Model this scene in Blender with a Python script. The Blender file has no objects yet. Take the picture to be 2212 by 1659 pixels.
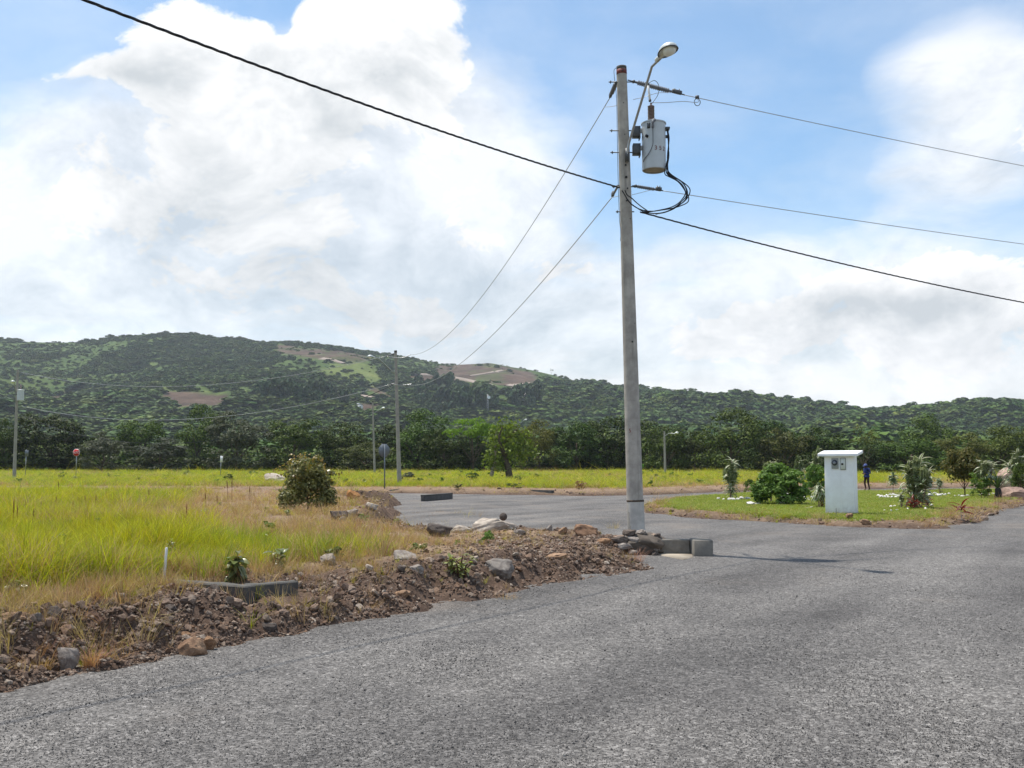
import bpy, bmesh, math, random
import numpy as np
from mathutils import Vector, Matrix, Euler
C = bpy.context.scene.collection
SC = bpy.context.scene
rng = np.random.default_rng(11)
random.seed(11)
R = math.radians
# ---------------------------------------------------------------- camera
CAMZ = 1.6
FPX, CX, CY, W = 2171.0, 1106.0, 829.5, 2212.0      # measured on the photograph at 2212 px wide
PITCH = math.atan(173.5 / FPX)
cp, sp = math.cos(PITCH), math.sin(PITCH)
cam = bpy.data.cameras.new('camera'); camo = bpy.data.objects.new('camera', cam); C.objects.link(camo)
camo.location = (0, 0, CAMZ); camo.rotation_euler = (math.pi / 2 + PITCH, 0, 0)
cam.sensor_width = 36; cam.lens = 36 * FPX / W; cam.clip_start = .1; cam.clip_end = 9000
SC.camera = camo
# ---------------------------------------------------------------- light and exposure
SUN_EL, SUN_AZ = R(69), math.atan2(-3.1, 2.3)       # from far left
sun = bpy.data.lights.new('sun', 'SUN'); suno = bpy.data.objects.new('sun', sun); C.objects.link(suno)
sun.energy = 5.0; sun.angle = R(.8); sun.color = (1, .95, .86)
sd_ = Vector((math.sin(SUN_AZ) * math.cos(SUN_EL), math.cos(SUN_AZ) * math.cos(SUN_EL), math.sin(SUN_EL)))
suno.rotation_euler = (-sd_).to_track_quat('-Z', 'Y').to_euler()
SC.view_settings.view_transform = 'Standard'; SC.view_settings.look = 'None'
SC.view_settings.exposure = .14; SC.view_settings.gamma = 1; SC.view_settings.use_curve_mapping = False
SC.render.engine = 'CYCLES'
SC.cycles.max_bounces = 6; SC.cycles.transparent_max_bounces = 6; SC.cycles.volume_bounces = 0
SC.cycles.use_denoising = True; SC.cycles.denoiser = 'OPENIMAGEDENOISE'; SC.cycles.denoising_input_passes = 'RGB_ALBEDO_NORMAL'
SC.cycles.sample_clamp_indirect = 6

class NT:
    """small node-tree builder"""
    def __init__(s, tree):
        s.t = tree; s.n = tree.nodes; s.l = tree.links
    def new(s, typ, ins=None, **kw):
        n = s.n.new(typ)
        for k, v in kw.items(): setattr(n, k, v)
        for k, v in (ins or {}).items():
            sock = n.inputs[k]
            if hasattr(v, 'node'): s.l.new(v, sock)
            else: sock.default_value = v
        return n
    def math(s, op, a, b=0.0, c=None, clamp=False):
        n = s.new('ShaderNodeMath', {0: a, 1: b}, operation=op, use_clamp=clamp)
        if c is not None:
            if hasattr(c, 'node'): s.l.new(c, n.inputs[2])
            else: n.inputs[2].default_value = c
        return n.outputs[0]
    def vmath(s, op, a, b=(0, 0, 0), out=0):
        n = s.new('ShaderNodeVectorMath', {0: a}, operation=op)
        if op == 'SCALE':
            if hasattr(b, 'node'): s.l.new(b, n.inputs[3])
            else: n.inputs[3].default_value = b
        else:
            if hasattr(b, 'node'): s.l.new(b, n.inputs[1])
            else: n.inputs[1].default_value = b
        return n.outputs[out]
    def mix(s, f, a, b, mode='MIX'):
        n = s.new('ShaderNodeMix', data_type='RGBA', blend_type=mode)
        for i, v in ((0, f), (6, a), (7, b)):
            if hasattr(v, 'node'): s.l.new(v, n.inputs[i])
            else: n.inputs[i].default_value = v if i == 0 else (tuple(v) + (1,))[:4]
        return n.outputs[2]
    def noise(s, vec, scale, detail=4, rough=.55, out='Fac', dist=0.0):
        n = s.new('ShaderNodeTexNoise', {'Scale': scale, 'Detail': detail, 'Roughness': rough, 'Distortion': dist})
        if vec is not None: s.l.new(vec, n.inputs['Vector'])
        return n.outputs[out]
    def ramp(s, f, stops, interp='LINEAR'):
        n = s.new('ShaderNodeValToRGB', {0: f}); cr = n.color_ramp; cr.interpolation = interp
        while len(cr.elements) < len(stops): cr.elements.new(.5)
        for e, (p, c) in zip(cr.elements, stops):
            e.position = p; e.color = (c, c, c, 1) if isinstance(c, (int, float)) else (tuple(c) + (1,))[:4]
        return n.outputs[0]
    def smooth(s, x, lo, hi):
        n = s.new('ShaderNodeMapRange', {'Value': x, 'From Min': lo, 'From Max': hi, 'To Min': 0., 'To Max': 1.})
        n.interpolation_type = 'SMOOTHSTEP'; return n.outputs[0]

def ray(x, y):
    u, v = (x - CX) / FPX, (CY - y) / FPX
    return np.array([u, cp - v * sp, sp + v * cp])
def at(x, y, Y):
    """the point at distance Y along the view axis that the photograph shows at (x, y)"""
    d = ray(x, y); return np.array([0, 0, CAMZ]) + d * (Y / d[1])
def gnd(x, y, z=0.):
    d = ray(x, y); return np.array([0, 0, CAMZ]) + d * ((z - CAMZ) / d[2])
def depth_of(y, z):
    d = ray(CX, y); return (z - CAMZ) / d[2] * d[1]

# ---------------------------------------------------------------- sky
world = bpy.data.worlds.new('World'); SC.world = world; world.use_nodes = True
def build_sky():
    t = NT(world.node_tree); t.n.clear()
    out = t.new('ShaderNodeOutputWorld'); bg = t.new('ShaderNodeBackground')
    t.l.new(bg.outputs[0], out.inputs[0])
    sky = t.new('ShaderNodeTexSky', sky_type='NISHITA', sun_disc=False, sun_elevation=SUN_EL, sun_rotation=SUN_AZ % (2 * math.pi),
                altitude=700, air_density=1.0, dust_density=.6, ozone_density=1.5)
    d = t.new('ShaderNodeTexCoord').outputs['Generated']
    d = t.vmath('NORMALIZE', d)
    sep = t.new('ShaderNodeSeparateXYZ', {0: d})
    # billows are sampled on the direction itself, veils on a flat layer overhead
    wv = t.new('ShaderNodeTexNoise', {'Vector': d, 'Scale': 3.2, 'Detail': 3, 'Roughness': .5}).outputs['Color']
    dw = t.vmath('ADD', d, t.vmath('SCALE', t.vmath('SUBTRACT', wv, (.5, .5, .5)), .16))
    st = t.vmath('MULTIPLY', dw, (1, 1, 1.55))
    n1 = t.noise(st, 3.6, 11, .6)
    n2 = t.noise(t.vmath('ADD', st, (3.1, 1.7, .4)), 9.0, 8, .62)
    zc = t.math('ADD', t.math('MAXIMUM', sep.outputs[2], 0.), .16)
    flat = t.vmath('DIVIDE', dw, t.new('ShaderNodeCombineXYZ', {0: zc, 1: zc, 2: 1.}).outputs[0])
    flat = t.vmath('MULTIPLY', flat, (1, 1, 0))
    n3 = t.noise(flat, 1.5, 9, .6)
    def blob(x, y, sx, sy, dirv=dw):
        """soft mask around a direction in the sky; sx, sy its half-widths in photograph px"""
        c = Vector(ray(x, y)).normalized()
        r = Vector((c.y, -c.x, 0)).normalized(); u = r.cross(c)
        a = t.math('MULTIPLY', t.vmath('DOT_PRODUCT', dirv, tuple(r), 1), FPX / sx)
        b = t.math('MULTIPLY', t.math('SUBTRACT', t.vmath('DOT_PRODUCT', dirv, tuple(u), 1), 0.), FPX / sy)
        f = t.math('MAXIMUM', t.vmath('DOT_PRODUCT', dirv, tuple(c), 1), 0.)
        q = t.math('ADD', t.math('MULTIPLY', a, a), t.math('MULTIPLY', b, b))
        return t.math('MULTIPLY', t.math('EXPONENT', t.math('MULTIPLY', q, -1.)), f)
    def total(lst, dirv=dw):
        acc = 0.
        for (x, y, sx, sy, w) in lst:
            acc = t.math('MULTIPLY_ADD', blob(x, y, sx, sy, dirv), w, acc)
        return acc
    # heaped cloud with firm edges
    cover = total([(430, 130, 120, 120, .50), (560, 330, 250, 190, .46), (840, 130, 170, 120, .50), (960, 270, 150, 140, .26), (150, 420, 240, 120, .34), (640, 600, 420, 120, .26), (1900, 690, 380, 110, .42), (1560, 760, 300, 90, .34),
                   (60, 138, 100, 30, .34), (250, 172, 120, 24, .30), (1540, 556, 240, 30, .36), (1180, 560, 120, 60, .18),
                   (120, 50, 240, 70, -.48), (110, 225, 130, 34, -.34), (540, 20, 120, 50, -.40), (612, 95, 30, 80, -.36), (1500, 280, 420, 330, -.60), (1850, 400, 260, 130, -.4), (1200, 80, 140, 150, -.30), (1480, 642, 110, 22, -.45), (1110, 592, 110, 18, -.30), (1220, 640, 90, 16, -.2)])
    den = t.math('ADD', t.math('ADD', cover, -.07), t.math('MULTIPLY_ADD', t.math('SUBTRACT', n1, .5), 1.55, t.math('MULTIPLY', t.math('SUBTRACT', n2, .5), 1.45)))
    # relief: denser here than a little towards the sun means a lit flank
    off = t.vmath('ADD', st, (-.018, .0, .05))
    n1s = t.noise(off, 3.6, 11, .6); n2s = t.noise(t.vmath('ADD', off, (3.1, 1.7, .4)), 9.0, 8, .62)
    relief = t.math('MULTIPLY_ADD', t.math('SUBTRACT', n1, n1s), 3.6, t.math('MULTIPLY', t.math('SUBTRACT', n2, n2s), 1.7))
    firm = t.smooth(den, .0, .24)
    # soft milky cloud
    soft = total([(520, 450, 430, 270, .95), (130, 540, 400, 220, 1.3), (1000, 480, 330, 260, .6), (900, 280, 280, 220, .75), (2140, 230, 190, 210, .85), (2020, 100, 130, 60, .5), (1850, 720, 520, 160, 1.1), (1300, 740, 430, 130, .95), (1560, 545, 330, 60, .45), (230, 165, 160, 30, .25),
                  (1600, 320, 230, 170, -.35), (120, 70, 240, 100, -.25), (1480, 640, 120, 26, -.4)])
    soft = t.math('MULTIPLY', t.smooth(t.math('ADD', soft, t.math('MULTIPLY', t.math('SUBTRACT', n3, .5), 1.5)), .05, .95), .86)
    low = t.math('MULTIPLY', t.smooth(t.math('ADD', sep.outputs[2], t.math('MULTIPLY', t.math('SUBTRACT', n3, .5), .16)), .33, .05), .96)
    thin = t.math('MULTIPLY_ADD', t.smooth(n3, .36, .72), .26, .09)
    mask = t.math('MAXIMUM', t.math('MAXIMUM', firm, soft), t.math('MAXIMUM', low, thin))
    # thick parts seen from below are greyer, sunward edges white
    grey = total([(520, 540, 300, 130, .62), (430, 380, 110, 130, .42), (690, 280, 160, 100, .2), (780, 640, 260, 90, .5), (860, 500, 160, 60, .3), (60, 690, 170, 70, .55), (2060, 690, 150, 50, .95), (1700, 760, 300, 70, .35), (1000, 640, 220, 80, .45), (1950, 800, 320, 50, .35), (2130, 300, 120, 120, .2)])
    g2 = t.noise(t.vmath('ADD', st, (0, 0, .05)), 4.6, 10, .6)
    rim = t.math('MAXIMUM', t.smooth(den, .05, .45), t.math('MULTIPLY', t.smooth(soft, .3, .85), .8)); rim = t.math('MAXIMUM', rim, t.math('MULTIPLY', low, .6))
    shade = t.math('MULTIPLY', t.math('MULTIPLY_ADD', t.math('SUBTRACT', g2, .5), 2.2, t.math('SUBTRACT', t.math('MULTIPLY_ADD', grey, .95, .17), relief)), t.math('MULTIPLY_ADD', rim, .6, .40), clamp=True)
    cc = t.mix(shade, (1.04, 1.04, 1.04), (.60, .64, .67))
    skc = t.vmath('SCALE', sky.outputs[0], .14)
    skc = t.mix(1., skc, (.82, 1.13, 1.20), 'MULTIPLY')
    col = t.mix(mask, skc, cc)
    t.l.new(col, bg.inputs[0]); bg.inputs[1].default_value = 1.0
build_sky()

# ---------------------------------------------------------------- object helpers
def link(o, parent=None):
    C.objects.link(o)
    if parent is not None: o.parent = parent
    return o
def tag(o, label=None, cat=None, group=None, kind=None):
    for k, v in (('label', label), ('category', cat), ('group', group), ('kind', kind)):
        if v: o[k] = v
    return o
def thing(name, label, cat, loc=(0, 0, 0), rz=0., group=None, scale=None):
    o = bpy.data.objects.new(name, None); C.objects.link(o); o.empty_display_size = .2
    o.location = [float(v) for v in loc]; o.rotation_euler = (0, 0, rz)
    if scale is not None: o.scale = scale
    return tag(o, label, cat, group)
def mesh(name, V, F, mat=None, smooth=False, fmat=None):
    """V (n,3); F an (m,k) int array, or a list of such arrays"""
    me = bpy.data.meshes.new(name)
    V = np.asarray(V, np.float32).reshape(-1, 3)
    Fs = F if isinstance(F, list) else [F]
    Fs = [np.asarray(f, np.int32) for f in Fs if len(f)]
    loops = np.concatenate([f.ravel() for f in Fs]); tot = np.concatenate([np.full(len(f), f.shape[1], np.int32) for f in Fs])
    me.vertices.add(len(V)); me.vertices.foreach_set('co', V.ravel())
    me.loops.add(len(loops)); me.loops.foreach_set('vertex_index', loops)
    me.polygons.add(len(tot)); me.polygons.foreach_set('loop_start', np.concatenate([[0], np.cumsum(tot)[:-1]]).astype(np.int32))
    if smooth: me.polygons.foreach_set('use_smooth', np.ones(len(tot), bool))
    for m in (mat if isinstance(mat, (list, tuple)) else [mat]):
        if m: me.materials.append(m)
    if fmat is not None: me.polygons.foreach_set('material_index', np.asarray(fmat, np.int32))
    me.update(calc_edges=True); me.validate(); return me
def obj(name, me, parent=None, loc=None, rot=None, scale=None):
    o = bpy.data.objects.new(name, me); link(o, parent)
    if loc is not None: o.location = [float(v) for v in loc]
    if rot is not None: o.rotation_euler = rot
    if scale is not None: o.scale = scale
    return o
def copy_tree(o, parent=None):
    c = o.copy(); C.objects.link(c); c.parent = parent
    for ch in o.children: copy_tree(ch, c)
    return c
class MB:
    """collects shapes into one mesh"""
    def __init__(s): s.V = []; s.F = []; s.n = 0
    def add(s, V, F):
        V = np.asarray(V, float).reshape(-1, 3)
        for f in (F if isinstance(F, list) else [F]): s.F.append(np.asarray(f, int) + s.n)
        s.V.append(V); s.n += len(V); return s
    def box(s, c, size, rz=0., taper=1.):
        x, y, z = [v / 2 for v in size]
        P = np.array([(a * x * (taper if k > 0 else 1), b * y * (taper if k > 0 else 1), k * z) for k in (-1, 1) for a, b in ((-1, -1), (1, -1), (1, 1), (-1, 1))])
        cs, sn = math.cos(rz), math.sin(rz)
        P = P @ np.array([[cs, sn, 0], [-sn, cs, 0], [0, 0, 1]]) + np.array(c, float)
        return s.add(P, [[0, 3, 2, 1], [4, 5, 6, 7], [0, 1, 5, 4], [1, 2, 6, 5], [2, 3, 7, 6], [3, 0, 4, 7]])
    def tube(s, pts, r, n=8, caps=True):
        P = np.asarray(pts, float); m = len(P); rr = np.full(m, r, float) if np.isscalar(r) else np.asarray(r, float)
        T = np.gradient(P, axis=0); T /= np.linalg.norm(T, axis=1)[:, None] + 1e-12
        ref = np.array([0, 0, 1.]) if abs(T[:, 2]).mean() < .8 else np.array([0, 1., 0])
        A = np.cross(T, ref); A /= np.linalg.norm(A, axis=1)[:, None] + 1e-12; B = np.cross(A, T)
        th = np.linspace(0, 2 * math.pi, n, endpoint=False)
        V = P[:, None] + rr[:, None, None] * (np.cos(th)[None, :, None] * A[:, None] + np.sin(th)[None, :, None] * B[:, None])
        i = np.arange(m - 1)[:, None] * n; j = np.arange(n)[None]; k = (j + 1) % n
        F = np.stack([i + j, i + n + j, i + n + k, i + k], -1).reshape(-1, 4)
        Fl = [F]
        if caps: Fl += [np.arange(n)[None, :], (np.arange(n)[::-1] + (m - 1) * n)[None, :]]
        return s.add(V, Fl)
    def lathe(s, prof, n=24, c=(0, 0, 0)):
        pr = np.asarray(prof, float); m = len(pr); th = np.linspace(0, 2 * math.pi, n, endpoint=False)
        V = np.stack([pr[:, 0, None] * np.cos(th), pr[:, 0, None] * np.sin(th), np.repeat(pr[:, 1, None], n, 1)], -1) + np.array(c, float)
        i = np.arange(m - 1)[:, None] * n; j = np.arange(n)[None]; k = (j + 1) % n
        F = np.stack([i + j, i + k, i + n + k, i + n + j], -1).reshape(-1, 4)
        return s.add(V, [F, np.arange(n)[::-1][None, :], (np.arange(n) + (m - 1) * n)[None, :]])
    def prism(s, poly, y0, y1):
        """outline in x, z extruded along y"""
        p = np.asarray(poly, float); n = len(p)
        V = np.concatenate([np.stack([p[:, 0], np.full(n, y0), p[:, 1]], 1), np.stack([p[:, 0], np.full(n, y1), p[:, 1]], 1)])
        j = np.arange(n); k = (j + 1) % n
        return s.add(V, [np.stack([j, k, k + n, j + n], 1), j[::-1][None, :], (j + n)[None, :]])
    def me(s, name, mat=None, smooth=False):
        d = {}
        for f in s.F: d.setdefault(f.shape[1] if f.ndim == 2 else len(f), []).append(np.atleast_2d(f))
        return mesh(name, np.concatenate(s.V), [np.concatenate(v) for v in d.values()], mat, smooth)
def autosmooth(me, ang=40):
    bm = bmesh.new(); bm.from_mesh(me); bmesh.ops.recalc_face_normals(bm, faces=bm.faces)
    for f in bm.faces: f.smooth = True
    for e in bm.edges: e.smooth = len(e.link_faces) == 2 and e.calc_face_angle(0) < R(ang)
    bm.to_mesh(me); bm.free(); return me
def bevel(me, w, seg=1):
    bm = bmesh.new(); bm.from_mesh(me); bmesh.ops.recalc_face_normals(bm, faces=bm.faces)
    bmesh.ops.bevel(bm, geom=list(bm.edges), offset=w, segments=seg, affect='EDGES', profile=.6)
    bm.to_mesh(me); bm.free(); return me

def weather(me, amp, cuts=5, seed=1):
    """worn cast concrete: a finer skin pushed in and out a little, corners knocked off"""
    bm = bmesh.new(); bm.from_mesh(me); bmesh.ops.subdivide_edges(bm, edges=[e for e in bm.edges if e.calc_length() > .05], cuts=cuts, use_grid_fill=True)
    bm.normal_update(); P = np.array([v.co[:] for v in bm.verts]); N_ = np.array([v.normal[:] for v in bm.verts])
    d = (fbm(P[:, 0] * 9 + P[:, 2] * 7 + seed, P[:, 1] * 9 - P[:, 2] * 8, 4, seed) - .55) * 2 * amp
    for v, p, n, k in zip(bm.verts, P, N_, d): v.co = p + n * k
    bm.to_mesh(me); bm.free(); return autosmooth(me, 30)

# numpy value noise
def _hash(ix, iy, seed):
    h = (ix.astype(np.int64) * 374761393 + iy.astype(np.int64) * 668265263 + seed * 974634577) & 0x7fffffff
    h = ((h ^ (h >> 13)) * 1274126177) & 0x7fffffff
    return ((h ^ (h >> 16)) & 0xffff) / 65535.0
def vnoise(x, y, seed=0):
    ix, iy = np.floor(x), np.floor(y); fx, fy = x - ix, y - iy
    fx = fx * fx * (3 - 2 * fx); fy = fy * fy * (3 - 2 * fy)
    a, b, c, d = _hash(ix, iy, seed), _hash(ix + 1, iy, seed), _hash(ix, iy + 1, seed), _hash(ix + 1, iy + 1, seed)
    return (a * (1 - fx) + b * fx) * (1 - fy) + (c * (1 - fx) + d * fx) * fy
def fbm(x, y, oct=4, seed=0, gain=.5):
    s = 0.; a = 1.; t = 0.
    for k in range(oct):
        s = s + a * vnoise(x * 2 ** k + 17.3 * k, y * 2 ** k - 9.1 * k, seed + k); t += a; a *= gain
    return s / t
def sstep(x, a, b):
    t = np.clip((x - a) / (b - a), 0, 1); return t * t * (3 - 2 * t)
def inside(poly, x, y):
    r = np.zeros(x.shape, bool); n = len(poly)
    for i in range(n):
        (x0, y0), (x1, y1) = poly[i], poly[(i + 1) % n]
        if y0 == y1: continue
        c = ((y0 > y) != (y1 > y)) & (x < (x1 - x0) * (y - y0) / (y1 - y0) + x0)
        r ^= c
    return r
def sdist(poly, x, y):
    d = np.full(x.shape, 1e9); n = len(poly)
    for i in range(n):
        (x0, y0), (x1, y1) = poly[i], poly[(i + 1) % n]
        dx, dy = x1 - x0, y1 - y0; L = dx * dx + dy * dy
        t = np.clip(((x - x0) * dx + (y - y0) * dy) / L, 0, 1)
        d = np.minimum(d, (x - x0 - t * dx) ** 2 + (y - y0 - t * dy) ** 2)
    return np.sqrt(d) * np.where(inside(poly, x, y), 1, -1)

# geometry-node scatter for what nobody could count
def proto_collection(name, meshes):
    col = bpy.data.collections.new(name)
    for i, m in enumerate(meshes):
        o = bpy.data.objects.new('%s_%02d' % (name, i), m); col.objects.link(o)
    return col
def scatter(name, P, rot, scl, pid, col, label=None):
    me = bpy.data.meshes.new(name); n = len(P)
    me.vertices.add(n); me.vertices.foreach_set('co', np.asarray(P, np.float32).ravel())
    for nm, typ, arr, key in (('rot', 'FLOAT_VECTOR', rot, 'vector'), ('scl', 'FLOAT_VECTOR', scl, 'vector')):
        a = me.attributes.new(nm, typ, 'POINT'); a.data.foreach_set(key, np.asarray(arr, np.float32).ravel())
    a = me.attributes.new('pid', 'INT', 'POINT'); a.data.foreach_set('value', np.asarray(pid, np.int32))
    o = obj(name, me); tag(o, label, None, None, 'stuff')
    ng = bpy.data.node_groups.new(name, 'GeometryNodeTree')
    ng.interface.new_socket('Geometry', in_out='INPUT', socket_type='NodeSocketGeometry')
    ng.interface.new_socket('Geometry', in_out='OUTPUT', socket_type='NodeSocketGeometry')
    N, L = ng.nodes, ng.links
    gi, go = N.new('NodeGroupInput'), N.new('NodeGroupOutput')
    iop = N.new('GeometryNodeInstanceOnPoints'); ci = N.new('GeometryNodeCollectionInfo')
    ci.inputs['Collection'].default_value = col; ci.inputs['Separate Children'].default_value = True; ci.inputs['Reset Children'].default_value = True
    def attr(nm, typ):
        a = N.new('GeometryNodeInputNamedAttribute'); a.data_type = typ; a.inputs['Name'].default_value = nm; return a.outputs['Attribute']
    e2r = N.new('FunctionNodeEulerToRotation'); L.new(attr('rot', 'FLOAT_VECTOR'), e2r.inputs[0])
    L.new(gi.outputs[0], iop.inputs['Points']); L.new(ci.outputs[0], iop.inputs['Instance'])
    iop.inputs['Pick Instance'].default_value = True
    L.new(attr('pid', 'INT'), iop.inputs['Instance Index']); L.new(e2r.outputs[0], iop.inputs['Rotation']); L.new(attr('scl', 'FLOAT_VECTOR'), iop.inputs['Scale'])
    L.new(iop.outputs[0], go.inputs[0])
    md = o.modifiers.new('scatter', 'NODES'); md.node_group = ng
    return o
# ---------------------------------------------------------------- materials
def new_mat(name):
    m = bpy.data.materials.new(name); m.use_nodes = True; m.node_tree.nodes.clear()
    t = NT(m.node_tree); t.out = t.new('ShaderNodeOutputMaterial'); return m, t
def principled(t, col, rough=.8, bump=None, bstr=.3, bdist=.02, metal=0., spec=.3, normal=None):
    ins = {'Base Color': col if hasattr(col, 'node') else (tuple(col) + (1,))[:4], 'Roughness': rough, 'Metallic': metal, 'Specular IOR Level': spec}
    p = t.new('ShaderNodeBsdfPrincipled', ins)
    if bump is not None:
        b = t.new('ShaderNodeBump', {'Strength': bstr, 'Distance': bdist, 'Height': bump}); t.l.new(b.outputs[0], p.inputs['Normal'])
    t.l.new(p.outputs[0], t.out.inputs[0]); return p
def pos(t): return t.new('ShaderNodeNewGeometry').outputs['Position']
def objco(t): return t.new('ShaderNodeTexCoord').outputs['Object']
def orand(t): return t.new('ShaderNodeObjectInfo').outputs['Random']
def irand(t): return t.new('ShaderNodeNewGeometry').outputs['Random Per Island']
M = {}
def simple(name, col, rough=.6, metal=0., var=.25, scale=8., spec=.3, bstr=.15):
    m, t = new_mat(name); v = objco(t)
    n = t.noise(v, scale, 6, .6); n2 = t.noise(v, scale * 7, 3, .6)
    f = t.math('MULTIPLY_ADD', n2, .35, t.math('MULTIPLY', n, .65))
    c = t.mix(t.smooth(f, .3, .7), tuple(x * (1 - var) for x in col), tuple(min(1, x * (1 + var * .6)) for x in col))
    principled(t, c, rough, n2, bstr, .004, metal, spec); M[name] = m; return m
def foliage(name, dark, light, trans=.35, obj_var=.35, spec=.25, rough=.55, tip=None):
    m, t = new_mat(name)
    c = t.mix(irand(t), dark, light)
    o = orand(t)
    c = t.mix(t.math('MULTIPLY', o, obj_var), c, tuple(x * y for x, y in zip(light, (1.25, 1.05, .7))))
    hv = t.new('ShaderNodeHueSaturation', {'Hue': t.math('MULTIPLY_ADD', t.math('FRACT', t.math('MULTIPLY', o, 7.31)), .05, .475), 'Saturation': 1., 'Value': t.math('MULTIPLY_ADD', t.math('FRACT', t.math('MULTIPLY', o, 3.77)), obj_var * 1.3, 1 - obj_var * .55), 'Color': c}).outputs[0]
    p = t.new('ShaderNodeBsdfPrincipled', {'Base Color': hv, 'Roughness': rough, 'Specular IOR Level': spec})
    tr = t.new('ShaderNodeBsdfTranslucent', {'Color': t.mix(1., hv, (1.25, 1.35, .6), 'MULTIPLY')})
    mx = t.new('ShaderNodeMixShader', {0: trans, 1: p.outputs[0], 2: tr.outputs[0]})
    t.l.new(mx.outputs[0], t.out.inputs[0]); M[name] = m; return m

def road_material():
    m, t = new_mat('chip_gravel_road'); v = pos(t)
    vor = t.new('ShaderNodeTexVoronoi', {'Vector': v, 'Scale': 58., 'Randomness': 1.}); 
    vor2 = t.new('ShaderNodeTexVoronoi', {'Vector': v, 'Scale': 24., 'Randomness': 1.})
    r1 = t.new('ShaderNodeSeparateColor', {0: vor.outputs['Color']}).outputs[0]
    r2 = t.new('ShaderNodeSeparateColor', {0: vor2.outputs['Color']}).outputs[1]
    stone = t.ramp(t.math('MULTIPLY_ADD', r2, .3, t.math('MULTIPLY', r1, .7)), [(0, (.062, .058, .054)), (.35, (.13, .122, .115)), (.6, (.19, .179, .168)), (.85, (.275, .26, .245)), (1, (.40, .38, .36))])
    # traffic bands run along the road, patches of worn and fresh chip
    rot = t.new('ShaderNodeMapping', {'Vector': v, 'Rotation': (0, 0, R(-32)), 'Scale': (1., .16, 1.)}); rot.vector_type = 'POINT'
    mp = t.new('ShaderNodeVectorRotate', {'Vector': v, 'Angle': R(32)}); mp.rotation_type = 'Z_AXIS'
    band = t.noise(t.vmath('MULTIPLY', mp.outputs[0], (1., .12, 1.)), .85, 3, .5)
    patch = t.noise(v, .45, 6, .62); fine = t.noise(v, 2.6, 5, .65)
    f = t.math('ADD', t.math('MULTIPLY', band, .62), t.math('MULTIPLY_ADD', patch, .42, t.math('MULTIPLY', fine, .08)))
    tone = t.ramp(f, [(.36, (.42, .412, .415)), (.52, (.70, .69, .69)), (.68, (1.0, .985, .97))])
    c = t.mix(1., stone, tone, 'MULTIPLY')
    dust = t.smooth(t.noise(t.vmath('ADD', v, (40, 3, 0)), .22, 6, .66), .58, .74)
    sy = t.new('ShaderNodeSeparateXYZ', {0: v}).outputs[1]; dust = t.math('MAXIMUM', dust, t.math('MULTIPLY', t.smooth(sy, 20., 27.), t.smooth(t.noise(v, .55, 6, .65), .50, .66)))
    c = t.mix(t.math('MULTIPLY', dust, .45), c, (.24, .20, .165))
    h = t.math('ADD', t.math('MULTIPLY', vor.outputs['Distance'], -.8), t.math('MULTIPLY_ADD', r1, .5, t.math('MULTIPLY', fine, .5)))
    principled(t, c, .85, h, .8, .009, spec=.2); M['road'] = m
road_material()

def ground_material():
    m, t = new_mat('verge_earth'); v = pos(t)
    a = t.new('ShaderNodeAttribute', attribute_name='zone'); s = t.new('ShaderNodeSeparateColor', {0: a.outputs['Color']})
    n = t.noise(v, 1.6, 7, .62); n2 = t.noise(v, 9., 6, .65); n3 = t.noise(v, 45., 4, .7)
    k = t.math('MULTIPLY_ADD', n3, .45, t.math('MULTIPLY', n2, .55))
    earth = t.ramp(k, [(.3, (.036, .023, .017)), (.5, (.10, .067, .050)), (.7, (.21, .15, .115))])
    dry = t.ramp(k, [(.3, (.14, .09, .058)), (.5, (.28, .195, .13)), (.72, (.46, .36, .25))])
    green = t.ramp(k, [(.3, (.06, .075, .010)), (.5, (.13, .15, .018)), (.7, (.24, .24, .03))])
    lawn = t.ramp(k, [(.3, (.055, .09, .016)), (.5, (.12, .17, .03)), (.72, (.21, .25, .06))])
    c = t.mix(s.outputs[0], earth, green); c = t.mix(s.outputs[1], c, dry); c = t.mix(s.outputs[2], c, lawn)
    c = t.mix(.35, c, t.mix(t.smooth(n, .3, .7), (.6, .6, .6), (1.25, 1.22, 1.15)), 'MULTIPLY')
    principled(t, c, .95, k, .8, .03, spec=.1); M['ground'] = m
ground_material()

def stone_material(name, cols, scale=5., sp=.2):
    m, t = new_mat(name); v = objco(t); o = orand(t)
    vv = t.vmath('ADD', v, t.new('ShaderNodeCombineXYZ', {0: t.math('MULTIPLY', o, 37.), 1: t.math('MULTIPLY', o, 11.), 2: 0.}).outputs[0])
    n = t.noise(vv, scale, 8, .65, dist=.6); n2 = t.noise(vv, scale * 6, 5, .7)
    base = t.ramp(o, [(i / (len(cols) - 1), c) for i, c in enumerate(cols)])
    c = t.mix(t.smooth(n, .3, .72), t.mix(1., base, (.55, .5, .48), 'MULTIPLY'), t.mix(1., base, (1.3, 1.28, 1.22), 'MULTIPLY'))
    c = t.mix(t.math('MULTIPLY', t.smooth(n2, .55, .75), .5), c, t.mix(1., base, (.6, .55, .5), 'MULTIPLY'))
    up = t.new('ShaderNodeSeparateXYZ', {0: t.new('ShaderNodeNewGeometry').outputs['Normal']}).outputs[2]
    principled(t, c, .88, t.math('ADD', n, t.math('MULTIPLY', n2, .35)), .6, .03, spec=sp); M[name] = m; return m
stone_material('rubble_stone', [(.13, .09, .07), (.28, .205, .16), (.22, .14, .095), (.10, .072, .06), (.38, .30, .24), (.19, .13, .10), (.26, .18, .13), (.46, .40, .34)], 6.)
stone_material('pale_boulder', [(.46, .41, .355), (.37, .32, .275)], 3.)
stone_material('grey_boulder', [(.25, .225, .205), (.32, .285, .26)], 3.)
stone_material('brown_boulder', [(.28, .165, .095), (.33, .22, .145), (.22, .125, .08)], 3.)
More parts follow.
